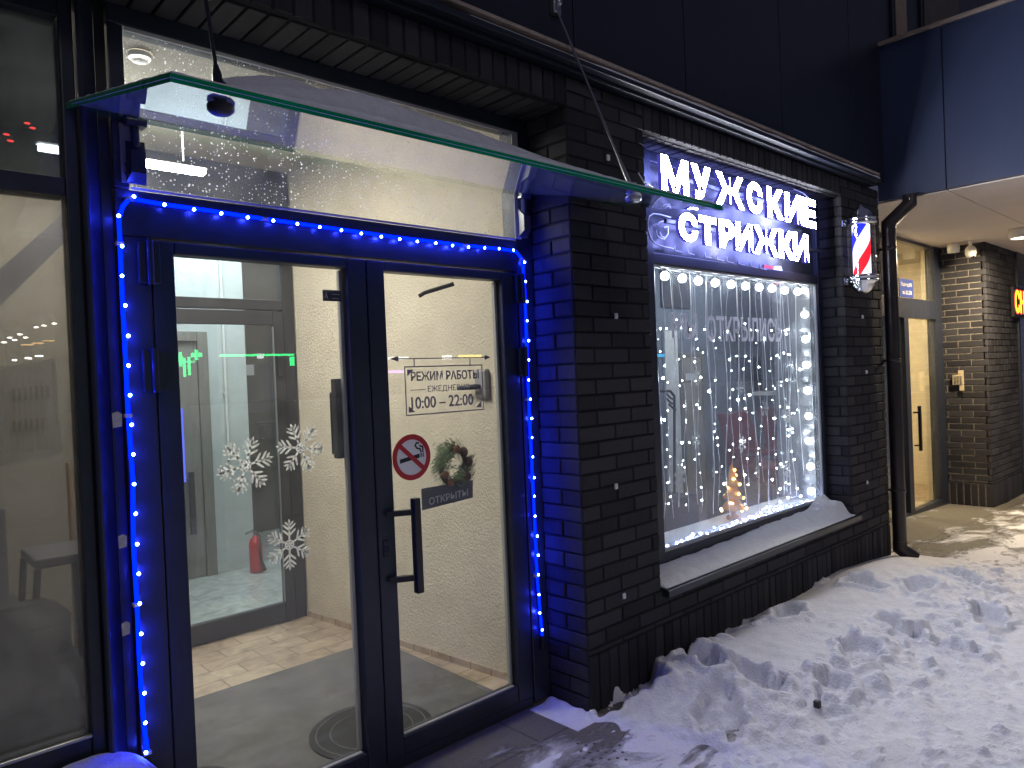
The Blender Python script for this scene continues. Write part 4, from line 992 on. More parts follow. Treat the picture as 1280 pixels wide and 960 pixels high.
# left side furnishings seen through the hazy window
yv = 1.25
def ly(u, v, y=yv): return onY(u, v, y)
po = thing('paper_poster', 'brownish paper poster hanging inside the hazy side window', 'poster', (-.75, yv, 1.6))
a_, b_, c_, d_ = ly(-40,468), ly(70,447), ly(78,570), ly(-40,590)
m = MB(); m.hexa([tuple(d_), tuple(c_), tuple(c_+Vector((0,.004,0))), tuple(d_+Vector((0,.004,0))), tuple(a_), tuple(b_), tuple(b_+Vector((0,.004,0))), tuple(a_+Vector((0,.004,0)))]); m.build('sheet', M['paper'], po)
m = MB()
for (u0, u1, v0, v1, n) in ((14,64,486,502,7),(14,58,526,540,6)):
    for i in range(n):
        uu = u0+(u1-u0)*(i+.2)/n; e1 = ly(uu, v0-(uu-14)*.1); e2 = ly(uu+(u1-u0)*.55/n, v1-(uu-14)*.1)
        m.box(e1.x, e2.x, yv-.003, yv-.0005, e2.z, e1.z)
m.build('print', M['printbrown'], po)
st = thing('bar_stool', 'tall dark bar stool with a low back inside the hazy window', 'stool', (-.6, 1.1, FZ))
sc_ = ly(92, 692, 1.1)
m = MB(); m.box(sc_.x-.15, sc_.x+.06, 1.0, 1.30, sc_.z-.02, sc_.z+.02, .01); m.build('seat', M['slate'], st)
for (dx, dy) in ((.04,0),(-.14,0),(.04,.28),(-.14,.28)):
    m = MB(); m.tube([(sc_.x+dx,1.01+dy,sc_.z-.02),(sc_.x+dx*1.5,1.01+dy*1.06,FZ+.012)], .013, 8); m.build('leg', M['black'], st)
m = MB(); m.tube([(sc_.x+.05,1.0,.45),(sc_.x-.16,1.0,.45),(sc_.x-.16,1.3,.45),(sc_.x+.05,1.3,.45),(sc_.x+.05,1.0,.45)], .009, 8); m.build('footrest', M['black'], st)
m = MB(); e1 = ly(83, 578, 1.6); e2 = ly(93, 700, 1.6); m.box(e1.x, e2.x, 1.58, 1.62, FZ, e1.z, .004); tag(m.build('wooden_post', M['wood']), 'honey coloured wooden post standing behind the bar stool', 'post')
m = MB(); yb_ = 1.7; q4 = [ly(-30,412,yb_), ly(88,296,yb_), ly(85,262,yb_), ly(-30,362,yb_)]
m.hexa([tuple(q4[0]),tuple(q4[1]),tuple(q4[1]+Vector((0,.08,0))),tuple(q4[0]+Vector((0,.08,0))),tuple(q4[3]),tuple(q4[2]),tuple(q4[2]+Vector((0,.08,0))),tuple(q4[3]+Vector((0,.08,0)))])
tag(m.build('sloping_beam', M['slate']), 'dark sloping beam crossing the upper part of the hazy side window', 'beam')
bg = MB()
cbag = ly(20, 800, 1.0)
bm = bmesh.new(); bmesh.ops.create_icosphere(bm, subdivisions=4, radius=1)
for v in bm.verts:
    k = 1+.30*noise.noise(v.co*1.7)+.16*abs(noise.noise(v.co*4.5))+.05*noise.noise(v.co*11)
    v.co = Vector((v.co.x*.27*k+cbag.x-.03, v.co.y*.16*k+1.0, max(0, .36+v.co.z*.40*k*(1-.25*v.co.x))+FZ+.03))
bg.bm(bm, 0, True); tag(bg.build('dark_bag', M['fabric']), 'slumped dark fabric bag on the floor inside the hazy window', 'bag')
m = MB(); a_, b_ = ly(-30,640,.75), ly(12,760,.75); m.box(a_.x, b_.x, .748, .752, b_.z, a_.z); tag(m.build('white_notice', M['white']), 'plain white paper notice at the left picture edge behind glass', 'notice')

# ================================================================== DOOR GRAPHICS
GY = DP-.002        # outer glass face; graphics sit 1.5 mm proud of it
def flake_mesh(mb, cx, cz_, r, to3, depth, style=0, rot=0., squash=1.):
    for k in range(6):
        a = rot+k*PI/3; ca, sa = math.cos(a), math.sin(a)
        def T2(u, v): return (cx+(u*ca-v*sa)*r*squash, cz_+(u*sa+v*ca)*r)
        mb.stroke([T2(0,0), T2(1,0)], r*.085, to3, depth)
        for (p, ln) in ((.42,.30),(.66,.30),(.85,.17)):
            for s in (-1, 1):
                e = (p+ln*.62, s*ln*.72)
                mb.stroke([T2(p,0), T2(*e)], r*.09, to3, depth)
                if style == 0:
                    w_ = .055; mb.prism([T2(e[0]-.03,e[1]-s*.05), T2(e[0]+w_,e[1]-s*w_*.2), T2(e[0]+.10,e[1]+s*.10), T2(e[0]-w_*.3,e[1]+s*w_)][::1], to3, depth)
        if style == 0: mb.prism([T2(.93,-.05),T2(1.02,-.06),T2(1.16,0),T2(1.02,.06),T2(.93,.05)], to3, depth)
        b = T2(.22,0); 
        mb.stroke([T2(.22,0), ((cx+math.cos(a+PI/3)*.22*r*squash), (cz_+math.sin(a+PI/3)*.22*r))], r*.06, to3, depth)
for (u, v, r, rt, lab) in [(362,681,.084,.5,'lowest white snowflake sticker on the door glass'),(307,582,.094,.2,'white snowflake sticker over the pale hallway wall'),(376,560,.088,.9,'white snowflake sticker against the cream stucco edge')]:
    p = onY(u, v, DP+.010); m = MB(); flake_mesh(m, p.x, p.z, r, XZ(DP+.0105), 0, 0, rt); tag(m.build('snowflake_sticker', M['flake'], fixn=False), lab, 'snowflake sticker', 'snowflake stickers on the entrance door')
m = MB(); a_, b_ = onY(403,362,DP+.01), onY(427,377,DP+.01)
m.box(a_.x, b_.x, DP+.009, DP+.0105, b_.z, a_.z, 0, 0); add_text(m, "A", (a_.x+.007, a_.x+.022, b_.z+.010, a_.z-.010), XZ(DP+.0085), .02, .0007, 1)
m.box(a_.x+.04, b_.x-.008, DP+.0082, DP+.0088, a_.z-.018, a_.z-.015, 0, 1); m.box(a_.x+.04, b_.x-.012, DP+.0082, DP+.0088, a_.z-.034, a_.z-.031, 0, 1)
# door sits on inside face of the left leaf
tag(m.build('small_sticker', [M['slate'], M['slatetext']]), 'small dark rectangular sticker near the top of the door glass', 'sticker')

hs = thing('hours_notice', 'grey vinyl opening hours notice on the door glass', 'notice', tuple(onY(555, 488, DP-.002)))
TO = XZ(DP-.002)
def dp2(u, v): p = onY(u, v, DP-.002); return (p.x, p.z)
m = MB(); c4 = [dp2(505.5,459.5), dp2(602,455.5), dp2(604.5,512), dp2(508.5,519)]
X0 = (c4[0][0]+c4[3][0])/2; X1 = (c4[1][0]+c4[2][0])/2; Z1 = (c4[0][1]+c4[1][1])/2; Z0 = (c4[2][1]+c4[3][1])/2
m.stroke([(X0,Z0),(X1,Z0)], .005, TO, .0008); m.stroke([(X0,Z1),(X1,Z1)], .005, TO, .0008); m.stroke([(X0,Z0),(X0,Z1)], .005, TO, .0008); m.stroke([(X1,Z0),(X1,Z1)], .005, TO, .0008)
for (cx, cz_, sx, sz) in ((X0,Z1,1,-1),(X0,Z0,1,1),(X1,Z0,-1,1)): m.prism([(cx+sx*.012,cz_+sz*.012),(cx+sx*.045,cz_+sz*.012),(cx+sx*.012,cz_+sz*.04)], TO, .0008)
zr = Z1+.035
m.stroke([(X0-.03,zr),(X1+.02,zr)], .004, TO, .0008); m.prism([(X0-.07,zr),(X0-.03,zr+.012),(X0-.03,zr-.012)], TO, .0008); m.prism([(X1+.055,zr),(X1+.02,zr+.012),(X1+.02,zr-.012)], TO, .0008)
for x in (X0+.05, X1-.07): m.stroke([(x,Z1),(x,zr)], .005, TO, .0008)
m.build('hanging_border', M['vinyl'], hs, fixn=False)
Wd = X1-X0; Hh = Z1-Z0
m = MB(); add_text(m, "РЕЖИМ РАБОТЫ", (X0+.07*Wd, X0+.95*Wd, Z0+.70*Hh, Z0+.90*Hh), TO, .022, .0008); m.build('heading_text', M['vinyl'], hs)
m = MB(); add_text(m, "ЕЖЕДНЕВНО", (X0+.27*Wd, X0+.82*Wd, Z0+.44*Hh, Z0+.59*Hh), TO, .0, .0008); m.stroke([(X0+.06*Wd,Z0+.515*Hh),(X0+.24*Wd,Z0+.515*Hh)], .003, TO, .0008); m.stroke([(X0+.84*Wd,Z0+.515*Hh),(X0+.93*Wd,Z0+.515*Hh)], .003, TO, .0008); m.build('daily_text', M['vinyl'], hs)
m = MB(); add_text(m, "10:00 – 22:00", (X0+.06*Wd, X0+.86*Wd, Z0+.12*Hh, Z0+.37*Hh), TO, .015, .0008); m.build('hours_text', M['vinyl'], hs)

ns = thing('no_smoking_sign', 'round red and white no smoking sticker on the door glass', 'sign', tuple(onY(514, 571, DP-.002)))
p = onY(514.5, 571.5, DP-.002); R0 = .098
def ring(m, r0, r1, to3, dep, n=44):
    for i in range(n):
        a, b = 2*PI*i/n, 2*PI*(i+1)/n
        m.prism([(p.x+r0*math.cos(a),p.z+r0*math.sin(a)),(p.x+r1*math.cos(a),p.z+r1*math.sin(a)),(p.x+r1*math.cos(b),p.z+r1*math.sin(b)),(p.x+r0*math.cos(b),p.z+r0*math.sin(b))], to3, dep)
m = MB(); n = 44; m.prism([(p.x+R0*.86*math.cos(2*PI*i/n), p.z+R0*.86*math.sin(2*PI*i/n)) for i in range(n)], XZ(DP-.002), .0006); m.build('white_disc', M['signwhite'], ns)
m = MB(); k = R0
m.prism([(p.x-.62*k,p.z-.22*k),(p.x+.42*k,p.z-.06*k),(p.x+.42*k,p.z+.12*k),(p.x-.62*k,p.z-.04*k)], XZ(DP-.0028), .0006)
for dx in (.47,.58): m.prism([(p.x+dx*k,p.z-.05*k),(p.x+(dx+.06)*k,p.z-.04*k),(p.x+(dx+.06)*k,p.z+.14*k),(p.x+dx*k,p.z+.13*k)], XZ(DP-.0028), .0006)
m.stroke([(p.x+.50*k,p.z+.18*k),(p.x+.46*k,p.z+.32*k),(p.x+.30*k,p.z+.36*k),(p.x+.20*k,p.z+.48*k),(p.x+.28*k,p.z+.60*k),(p.x+.40*k,p.z+.58*k)], .007, XZ(DP-.0028), .0006)
m.stroke([(p.x+.60*k,p.z+.18*k),(p.x+.60*k,p.z+.40*k),(p.x+.44*k,p.z+.46*k)], .007, XZ(DP-.0028), .0006)
m.build('cigarette', M['black'], ns)
m = MB(); ring(m, R0*.77, R0, XZ(DP-.0036), .0006); m.build('red_ring', M['signred'], ns)
m = MB(); m.stroke([(p.x-.58*k,p.z+.52*k),(p.x+.58*k,p.z-.52*k)], .020, XZ(DP-.0044), .0006); m.build('red_bar', M['signred'], ns)

wr = thing('christmas_wreath', 'small fir wreath with cones hanging on the inside of the door glass', 'wreath', tuple(onY(568, 583, DP+.05)))
p = onY(567, 583, DP+.045); rw = .072
m = MB(); rnd = random.Random(5)
for i in range(2300):
    a = rnd.uniform(0, 2*PI); rr = rw+rnd.gauss(0,.021); b_ = rnd.gauss(0,.015)
    o = Vector((p.x+rr*math.cos(a)*.98, p.y+b_, p.z+rr*math.sin(a)*1.1)); dd = Vector((math.cos(a+rnd.uniform(.2,1.6)), rnd.uniform(-.5,.5), math.sin(a+rnd.uniform(.2,1.6)))).normalized()
    ln = rnd.uniform(.022,.042); sd = dd.orthogonal().normalized()*.0022
    m.add([o-sd, o+sd, o+dd*ln], [(0,1,2)])
m.build('fir_needles', M['leaf'], wr, fixn=False)
m = MB(); n = 24; m.tube([(p.x+rw*math.cos(2*PI*i/n), p.y, p.z+rw*1.1*math.sin(2*PI*i/n)) for i in range(n+1)], .012, 8); m.build('wreath_ring', M['cone'], wr)
for (a, mt) in ((3.5,'lightwood'),(4.15,'lightwood'),(.2,'cone'),(1.5,'lightwood'),(5.6,'cone'),(.9,'cone')):
    m = MB(); c_ = (p.x+rw*math.cos(a), p.y-.022, p.z+rw*1.1*math.sin(a))
    if mt == 'cone': m.sphere(c_, .020, 8, 6, sc=(1,1,1.2))
    else: m.lathe(c_, [(0,-.006),(.017,-.006),(.019,0),(.017,.004)], 14, 'Y')
    m.build('dried_ornament', M[mt], wr)
op = thing('open_plate', 'slate plate reading open, hung tilted under the wreath', 'sign', tuple(onY(560, 620, DP+.03)))
a_, b_, c_, d_ = [onY(u, v, DP+.02) for u, v in ((527,611),(591,600),(591,622),(528,638))]
m = MB(); m.hexa([tuple(d_),tuple(c_),tuple(c_+Vector((0,.004,0))),tuple(d_+Vector((0,.004,0))),tuple(a_),tuple(b_),tuple(b_+Vector((0,.004,0))),tuple(a_+Vector((0,.004,0)))]); m.build('plate', M['slate'], op)
ux = (c_-d_); uz = (a_-d_)
def TP(u, v, w): return d_+ux*u+uz*v+Vector((0,-.0005-w,0))
m = MB(); add_text(m, "ОТКРЫТЫ", (.13,.90,.16,.50), TP, .01, .0008); m.build('lettering', M['slatetext'], op)
m = MB(); t0 = a_+ux*.04; t1 = b_-ux*.04; top = Vector((p.x, p.y-.02, p.z+.02)); m.tube([t0, top], .0012, 5); m.tube([t1, top], .0012, 5); m.build('cord', M['wire'], op)

# ================================================================== SHOP INTERIOR
m = MB(); m.box(1.56, 7.05, 1.90, 1.95, -.02, 3.0); m.box(7.0, 7.05, WP+.5, 1.90, -.02, 3.0); m.box(4.98,7.0,.75,.80,-.02,3.0); m.box(1.5, 1.55, WP+.06, 1.9, -.02, 3.0)
struct('wall', m, M['shopwall'])
m = MB(); m.box(1.55, 4.93, WP+.05, 1.9, -.02, .04); m.box(4.932, 7.0, .802, 1.9, -.02, .04); struct('floor', m, M['marble'])
m = MB(); m.box(1.55, 4.93, WP+.05, 1.9, 2.86, 2.9); m.box(4.932, 7.0, .802, 1.9, 2.86, 2.9); struct('ceiling', m, M['shopwall'])
m = MB(); m.box(1.56, 4.90, WP+.035, WP+.34, .50, .545, .004); tag(m.build('display_shelf', M['white']), 'white display shelf inside the shop window under the lights', 'shelf')
sd = thing('shop_door', 'beige panel door with a white wall strip behind the window lights', 'door', (5.1, 1.9, .04))
a_, b_ = onY(848,441,1.88), onY(876,443,1.88)
m = MB(); m.box(a_.x+.04, b_.x-.03, 1.86, 1.895, .04, a_.z-.04, .004); m.build('leaf_board', M['beige_door'], sd)
m = MB(); m.box(a_.x-.02, a_.x+.04, 1.85, 1.897, .04, a_.z, .004); m.box(b_.x-.03, b_.x+.02, 1.85, 1.897, .04, a_.z, .004); m.box(a_.x+.041, b_.x-.031, 1.851, 1.897, a_.z-.04, a_.z, .004); m.build('door_frame', M['woodgrey'], sd)
m = MB(); e1, e2 = onY(857,467,1.855), onY(871,475,1.855); m.box(e1.x, e2.x, 1.852, 1.859, e2.z, e1.z); m.build('door_notice', M['white'], sd)
m = MB(); e1, e2 = onY(829,413,1.88), onY(846,560,1.88); m.box(e1.x, a_.x-.022, 1.87, 1.898, .3, e1.z); tag(m.build('white_wall_strip', M['white']), 'white wall strip beside the beige shop door', 'wall strip')  # white strip of the shop wall, set as its own panel
m = MB(); e1, e2 = onY(800,443,1.85), onY(830,446,1.85); m.box(e1.x, e2.x, 1.84, 1.86, e2.z, e1.z); tag(m.build('cyan_light', M['cyan']), 'thin cyan light line on the shop wall', 'light')
cr = thing('coat_rack', 'black metal coat rack before the white panel in the shop', 'coat rack', tuple(onY(842,560,1.5)))
def cr3(u, v): return onY(u, v, 1.5)
m = MB(); m.tube([cr3(820,489), cr3(838,489), cr3(843,495), cr3(843,640)], .012, 8); m.build('pole', M['black'], cr)
for (u, v) in ((833,492),(833,498),(836,505)):
    m = MB(); m.tube([cr3(u,v), cr3(u+6,v+6), cr3(u+10,v+7)], .009, 6); m.build('hook', M['black'], cr)
mr = thing('wall_mirror', 'dark wall mirror above a white counter in the shop', 'mirror', tuple(onY(930,465,1.88)))
e1, e2 = onY(922,446,1.88), onY(952,488,1.88)
m = MB(); m.box(e1.x, e2.x, 1.872, 1.897, e2.z, e1.z, .004); m.build('mirror_plate', pbr('dark_mirror', (.06,.065,.08), .1, metal=.6), mr)
m = MB(); m.box(e1.x+.3, e2.x, 1.65, 1.897, e2.z-.05, e2.z-.01, .004); tag(m.build('counter_shelf', M['white']), 'small white counter under the dark mirror', 'counter')
pf = MB(); e1, e2 = onY(828,333,1.86), onY(866,386,1.86); pf.box(e1.x, e2.x, 1.885, 1.898, e2.z, e1.z, .004); tag(pf.build('picture_frame', M['slate']), 'dark rectangular frame high on the shop wall', 'picture')
bc = thing('barber_chair', 'red padded barber chair seen blurred through the window lights', 'chair', (5.6, 1.25, .04))
m = MB(); m.box(5.3, 5.85, 1.0, 1.5, .50, .66, .05); m.build('seat', M['redleather'], bc)
m = MB(); m.hexa([(5.32,1.42,.66),(5.84,1.42,.66),(5.84,1.54,.66),(5.32,1.54,.66),(5.36,1.58,1.15),(5.80,1.58,1.15),(5.80,1.66,1.15),(5.36,1.66,1.15)]); m.build('backrest', M['redleather'], bc)
for xx in (5.24, 5.84):
    m = MB(); m.box(xx, xx+.08, 1.0, 1.45, .78, .84, .02); m.box(xx+.025, xx+.055, 1.2, 1.25, .6, .78); m.build('armrest', M['redleather'], bc)
m = MB(); m.lathe((5.58,1.25,.04), [(.0,.0),(.28,.0),(.28,.03),(.06,.06),(.045,.1),(.045,.46)], 24); m.build('pedestal', M['chrome'], bc)
bc.location = (5.22, 1.15, .04); bc2 = dup(bc); bc2.location = (6.1, 1.2, .04); tag(bc2, 'second red barber chair, deeper in the shop beside the grey wall', 'chair'); bc2['group'] = bc['group'] = 'red barber chairs'
cb = MB(); cb.box(2.6, 4.2, 1.3, 1.85, .04, .50, .01); tag(cb.build('low_cabinet', M['slate']), 'low dark cabinet behind the display shelf', 'cabinet')

# globe light string
gs = thing('globe_light_string', 'string of large white globe bulbs along the top and side of the shop window', 'string lights', (3.2, .29, 2.2))
GYB = .275
gl_px = [(831,345),(853,348),(873,351),(894,353.5),(914,355.5),(932,357.5),(949,359),(965,360.5),(981,363),(997,364.5),(1006,363),
         (1006,393),(1007,424),(1008,456),(1009,488),(1011,520),(1011,551),(1013,583),(1014,614)]
g0 = None
for (u, v) in gl_px:
    q_ = onY(u, v, GYB)
    if g0 is None:
        m = MB(); m.sphere(BASE[gs], .026, 16, 10); g0 = m.build('globe_bulb', M['globe'], gs); o = g0
        m = MB(); m.lathe(BASE[gs]+Vector((0,0,.024)), [(.012,0),(.013,.03),(.0,.032)], 10); s0 = m.build('socket', M['wire'], g0)
    else: o = dup(g0, gs)
    o.location = q_-BASE[gs]
m = MB(); m.tube([onY(u, v-9, GYB+.01) for u, v in gl_px[:10]]+[onY(1013,360,GYB+.01)]+[onY(u+6, v, GYB+.01) for u, v in gl_px[11:]], .004, 6); m.build('cable', M['wire'], gs)
m = MB(); m.box(GR-.012, GR+.004, WP+.035, WP+.34, GB, GT, .003); m.build('side_channel', pbr('glossy_reveal', (.55,.57,.60), .22, metal=.7), gs)

# curtain of fairy lights
fc = thing('fairy_light_curtain', 'curtain of thin white fairy light strands hanging closest to the shop window pane', 'string lights', (3., .33, 2.2))
CY = .34
strand_px = [818,838.5,860.5,882,901,919,936,952,969,974,979,983,993]
z_top = lambda u: onY(u, 334+(u-818)*.125, CY)
led0 = None; rnd = random.Random(11); nled = 0
m = MB(); m.tube([z_top(u)+Vector((0,0,-.01*((i%2)))) for i, u in enumerate(strand_px)], .003, 5); m.build('header_cable', M['wire'], fc)
for i, u in enumerate(strand_px):
    a_ = z_top(u); bot = onY(u+12, 655-(u-818)*.17+rnd.uniform(-18,8), CY)
    n = 22; pts_ = []
    for k in range(n+1):
        t = k/n; kx = .012*math.sin(t*9+i)*t+.012*noise.noise(Vector((i*3.1, t*6, 0)))*t*2
        pts_.append(Vector((a_.x+(bot.x-a_.x)*t*.35+kx, CY+.01*math.sin(t*7+i*2), a_.z+(bot.z-a_.z)*t)))
    m = MB(); m.tube(pts_, .0030, 5)
    sc2 = m.build('strand', M['wire'], fc)
    for k in range(1, 8):
        t = .12+.88*k/7.4+rnd.uniform(-.03,.03)
        if t > 1: continue
        f = t*n; j = min(n-1, int(f)); q_ = pts_[j].lerp(pts_[j+1], f-j)+Vector((rnd.uniform(-.03,.03), rnd.uniform(-.05,.03), rnd.uniform(-.03,.03)))
        if led0 is None:
            m = MB(); m.sphere(BASE[fc], .0058, 8, 6); led0 = m.build('fairy_bulb', M['fairy'], sc2); o = led0
        else: o = led0.copy(); COL.objects.link(o); o.parent = sc2
        o.location = q_-BASE[fc]; o.scale = [rnd.choice((.4,.5,.6,.75,.9,1.2))]*3
bulb_doubles = thing('fairy_light_curtain', 'added finer fairy lights behind the curtain, standing in for bulb reflections', 'string lights', (3.2, .52, 2.2)); led1 = None; rnd2 = random.Random(23)  # added layer doubles the bulbs as pane reflections would
for i, u in enumerate((815, 828, 849, 866, 889, 908, 927, 944, 961, 987, 1000)):
    a_ = onY(u, 335+(u-818)*.125, .52); bot = onY(u+9, 645-(u-818)*.17+rnd2.uniform(-25,6), .52); n = 16
    pts_ = [Vector((a_.x+(bot.x-a_.x)*(k/n)*.3+.02*noise.noise(Vector((i*5.3, k*.5, 1))), .52+.01*math.sin(k+i), a_.z+(bot.z-a_.z)*k/n)) for k in range(n+1)]
    m = MB(); m.tube(pts_, .0018, 5); sc3 = m.build('strand', M['wire'], bulb_doubles)
    for k in range(8):
        t = .2+.8*(k+rnd2.uniform(.1,.9))/8; f = t*n; j = min(n-1, int(f)); q_ = pts_[j].lerp(pts_[j+1], f-j)
        if led1 is None: m = MB(); m.sphere(BASE[bulb_doubles], .0060, 8, 6); led1 = m.build('fairy_bulb', M['fairy'], sc3); o = led1
        else: o = led1.copy(); COL.objects.link(o); o.parent = sc3
        o.location = q_-BASE[bulb_doubles]+Vector((rnd2.uniform(-.03,.03), 0, 0)); o.scale = [rnd2.choice((.35,.45,.6,.8))]*3
# tangle of lights on the shelf
tl = thing('light_tangle', 'tangled bluish fairy lights lying on the display shelf', 'string lights', (3., .27, .56))
px_ = [(834,682),(846,681),(852,677),(860,673),(864,671),(876,667),(884,667),(901,664),(912,660),(916,655),(921,652),(926,655),(932,650),(937,646),(941,650),(947,645),(951,641),(957,646),(962,641),(968,637),(972,640),(976,634),(983,632),(989,637),(996,631),(1003,628),(1009,626),(905,668),(930,659),(944,656),(866,668),(893,660),(1001,620),(985,622),(958,634),(975,627)]
pts_ = [onY(u, v, .262+.05*rnd.random()) for u, v in px_]
for q_ in pts_: q_.z = max(q_.z, .552)
m = MB(); m.tube(pts_, .0024, 5); m.build('wire', M['wire'], tl)
b0 = None
for k, q_ in enumerate(pts_):
    if b0 is None:
        m = MB(); m.sphere(BASE[tl], .0075, 8, 6); b0 = m.build('led_bulb', M['fairyblue'], tl); o = b0
    else: o = b0.copy(); COL.objects.link(o)
    o.location = q_-BASE[tl]; o.scale = [rnd.uniform(.7,1.2)]*3
# amber tree lamp
at_ = thing('amber_tree_lamp', 'little amber light-up tree figure standing in the shop window', 'ornament', tuple(onY(917,642,.42)))
q_ = onY(917, 642, .40); zz0 = .546
hgt = onY(916,585,.40).z-zz0
m = MB(); m.lathe((q_.x,.40,zz0), [(0,0),(.05,0),(.05,.02),(.02,.03),(.016,hgt*.3)], 14); m.build('stand', M['wood'], at_)
m = MB()
for (h0, r0) in ((.20,.085),(.42,.07),(.64,.05),(.82,.03)): m.lathe((q_.x,.40,zz0+hgt*h0), [(.004,-.0),(r0,.0),(r0*.4,hgt*.2),(.004,hgt*.26)], 12)
m.build('tree_tiers', M['orange'], at_)
a0 = None
for k in range(16):
    t = k/15; a = k*2.4; rr = .085*(1-t)+.012; c_ = Vector((rr*math.cos(a), rr*math.sin(a)-.01, zz0+hgt*(.12+.85*t)-BASE[at_].z))
    c_.x += q_.x-BASE[at_].x; c_.y += .40-BASE[at_].y
    if a0 is None:
        m = MB(); m.sphere(BASE[at_], .010, 8, 6); a0 = m.build('amber_bulb', M['amber'], at_); o = a0
    else: o = a0.copy(); COL.objects.link(o)
    o.location = c_
# hanging silver snowflakes
for (u, v, r, yy, lab) in [(850,597,.062,.30,'large silver snowflake hanging low near the pier side of the window'),(870,550,.05,.31,'silver snowflake hanging before the beige shop door'),(928,555,.055,.30,'silver snowflake hanging mid window above the amber tree'),(946,590,.045,.36,'narrow silver snowflake turned edge-on beside the amber tree'),
                           (984,587,.06,.31,'silver snowflake hanging near the globe bulb column, below another'),(984,517,.07,.33,'big silver snowflake high by the globe bulb column'),(892,590,.045,.36,'slim silver snowflake between window strands, left of the amber tree'),
                           (956,510,.06,.40,'dull snowflake hanging beside the big silver one'),(925,485,.05,.42,'faint snowflake hanging below the window lettering'),(870,472,.05,.42,'faint snowflake hanging before the top of the shop door')]:
    q_ = onY(u, v, yy); m = MB(); flake_mesh(m, q_.x, q_.z, r, XZ(yy), 0, 1, rnd.uniform(0,1), .45 if 'narrow' in lab or 'slim' in lab else 1.)
    m.tube([q_+Vector((0,0,r*.8)), Vector((q_.x, yy, GT-.01))], .0009, 4)
    tag(m.build('snowflake_ornament', M['flake'], fixn=False), lab, 'snowflake', 'snowflakes hanging in the shop window')
m = MB(); q_ = onY(815,581,.30)
for (v, s) in ((579,.05),(594,.05)):
    c_ = onY(817, v, .30); m.prism([(c_.x+s*(1 if i%2==0 else .45)*math.cos(i*PI/5+.3), c_.z+s*(1 if i%2==0 else .45)*math.sin(i*PI/5+.3)) for i in range(10)], XZ(.30), .012)
tag(m.build('orange_star', M['orange']), 'orange paper stars at the pier edge of the shop window', 'ornament')
# vinyl words on the pane
wl_ = thing('window_lettering', 'mauve vinyl words on the shop window pane', 'lettering', tuple(onY(908,408,WP)))
def w2(u, v): p = onY(u, v, WP+.002); return p.x, p.z
for txt, (u0, u1), vt, vb in (("МЫ", (839,871), (392,390), (424,423)), ("ОТКРЫЛИСЬ", (883,976), (391,401), (426,428))):
    x0, z1 = w2(u0, vt[0]); x1, z1b = w2(u1, vt[1]); _, z0 = w2(u0, vb[0]); _, z0b = w2(u1, vb[1])
    m = MB(); add_text(m, txt, (x0, x1, (z0+z0b)/2, (z1+z1b)/2), XZ(WP+.002), .022, 0); m.build('word', M['vinyl_pale'], wl_)

# tactile studs showing through the thin snow
tp = thing('tactile_paving', 'patch of dark tactile studs showing through trodden snow', 'tactile paving', (STUDS[0][0], STUDS[0][1], 0)); s0 = None
for (x, y) in STUDS:
    z = max(0, snow_z(x, y)); b_ = BASE[tp]
    if s0 is None:
        m = MB(); m.lathe((b_.x, b_.y, 0), [(.0085,-.01),(.0075,.001),(.0,.002)], 10); s0 = m.build('stud', M['concrete'], tp); o = s0
    else: o = s0.copy(); COL.objects.link(o)
    o.location = (x-b_.x, y-b_.y, z)
m = MB(); p = onZ(1022, 891, .03); p.z = snow_z(p.x, p.y)+.004; m.box(p.x-.012, p.x+.012, p.y-.014, p.y+.014, p.z-.01, p.z+.022, .003); tag(m.build('litter_scrap', M['black']), 'tiny black scrap of litter lying on the trodden snow', 'litter')

# ================================================================== ACROSS THE STREET (seen only as reflections)
def refl(u, v, yp, yo):
    P_ = onY(u, v, yp); d_ = _ray(u, v); d_ = Vector((d_[0], -d_[1], d_[2])); return P_+d_*((yo-yp)/d_.y)
RY = DP
YO = -16.
def street_box(name, mat, lab, cat, quads, yp=RY):
    m = MB()
    for (u0, v0, u1, v1) in quads:
        a_ = refl(u0, v0, yp, YO); b_ = refl(u1, v1, yp, YO); m.box(min(a_.x,b_.x), max(a_.x,b_.x), YO-.1, YO, min(a_.z,b_.z), max(a_.z,b_.z))
    return tag(m.build(name, M[mat]), lab, cat)
street_box('neon_fascia', 'green', 'green neon fascia line across the street, reflected in the door', 'neon sign', [(276,443,368,444.5),(364,446,365.5,457),(367,446,368.5,457)])
street_box('pharmacy_sign', 'green', 'green neon pharmacy sign across the street, reflected in the door', 'neon sign', [(220,444,229,452),(240,441,253,446),(230,447,233,471),(236,446,239,469),(225,440,228,458),(245,437,248,450)])
street_box('bulkhead_lamp', 'whitesign', 'white lamp on the green fascia across the street', 'lamp', [(323,442,330,448)])
street_box('white_shop_sign', 'whitesign', 'white shop sign across the street, reflected above the hours notice', 'sign', [(487,446,511,449),(555,444,565,449)])
street_box('yellow_shop_sign', 'yellowsign', 'yellow shop sign across the street, reflected above the hours notice', 'sign', [(575,443.5,602,446.5)])
street_box('purple_shop_sign', 'purple', 'purple shop sign across the street, reflected left of the hours notice', 'sign', [(487,463,507,466)])
lamps = [(5,428),(12,422),(25,418),(18,425),(32,422),(45,409),(55,407),(68,404.5),(18,450),(34,447.5),(37,448),(47,445),(51,445),(100,440)]
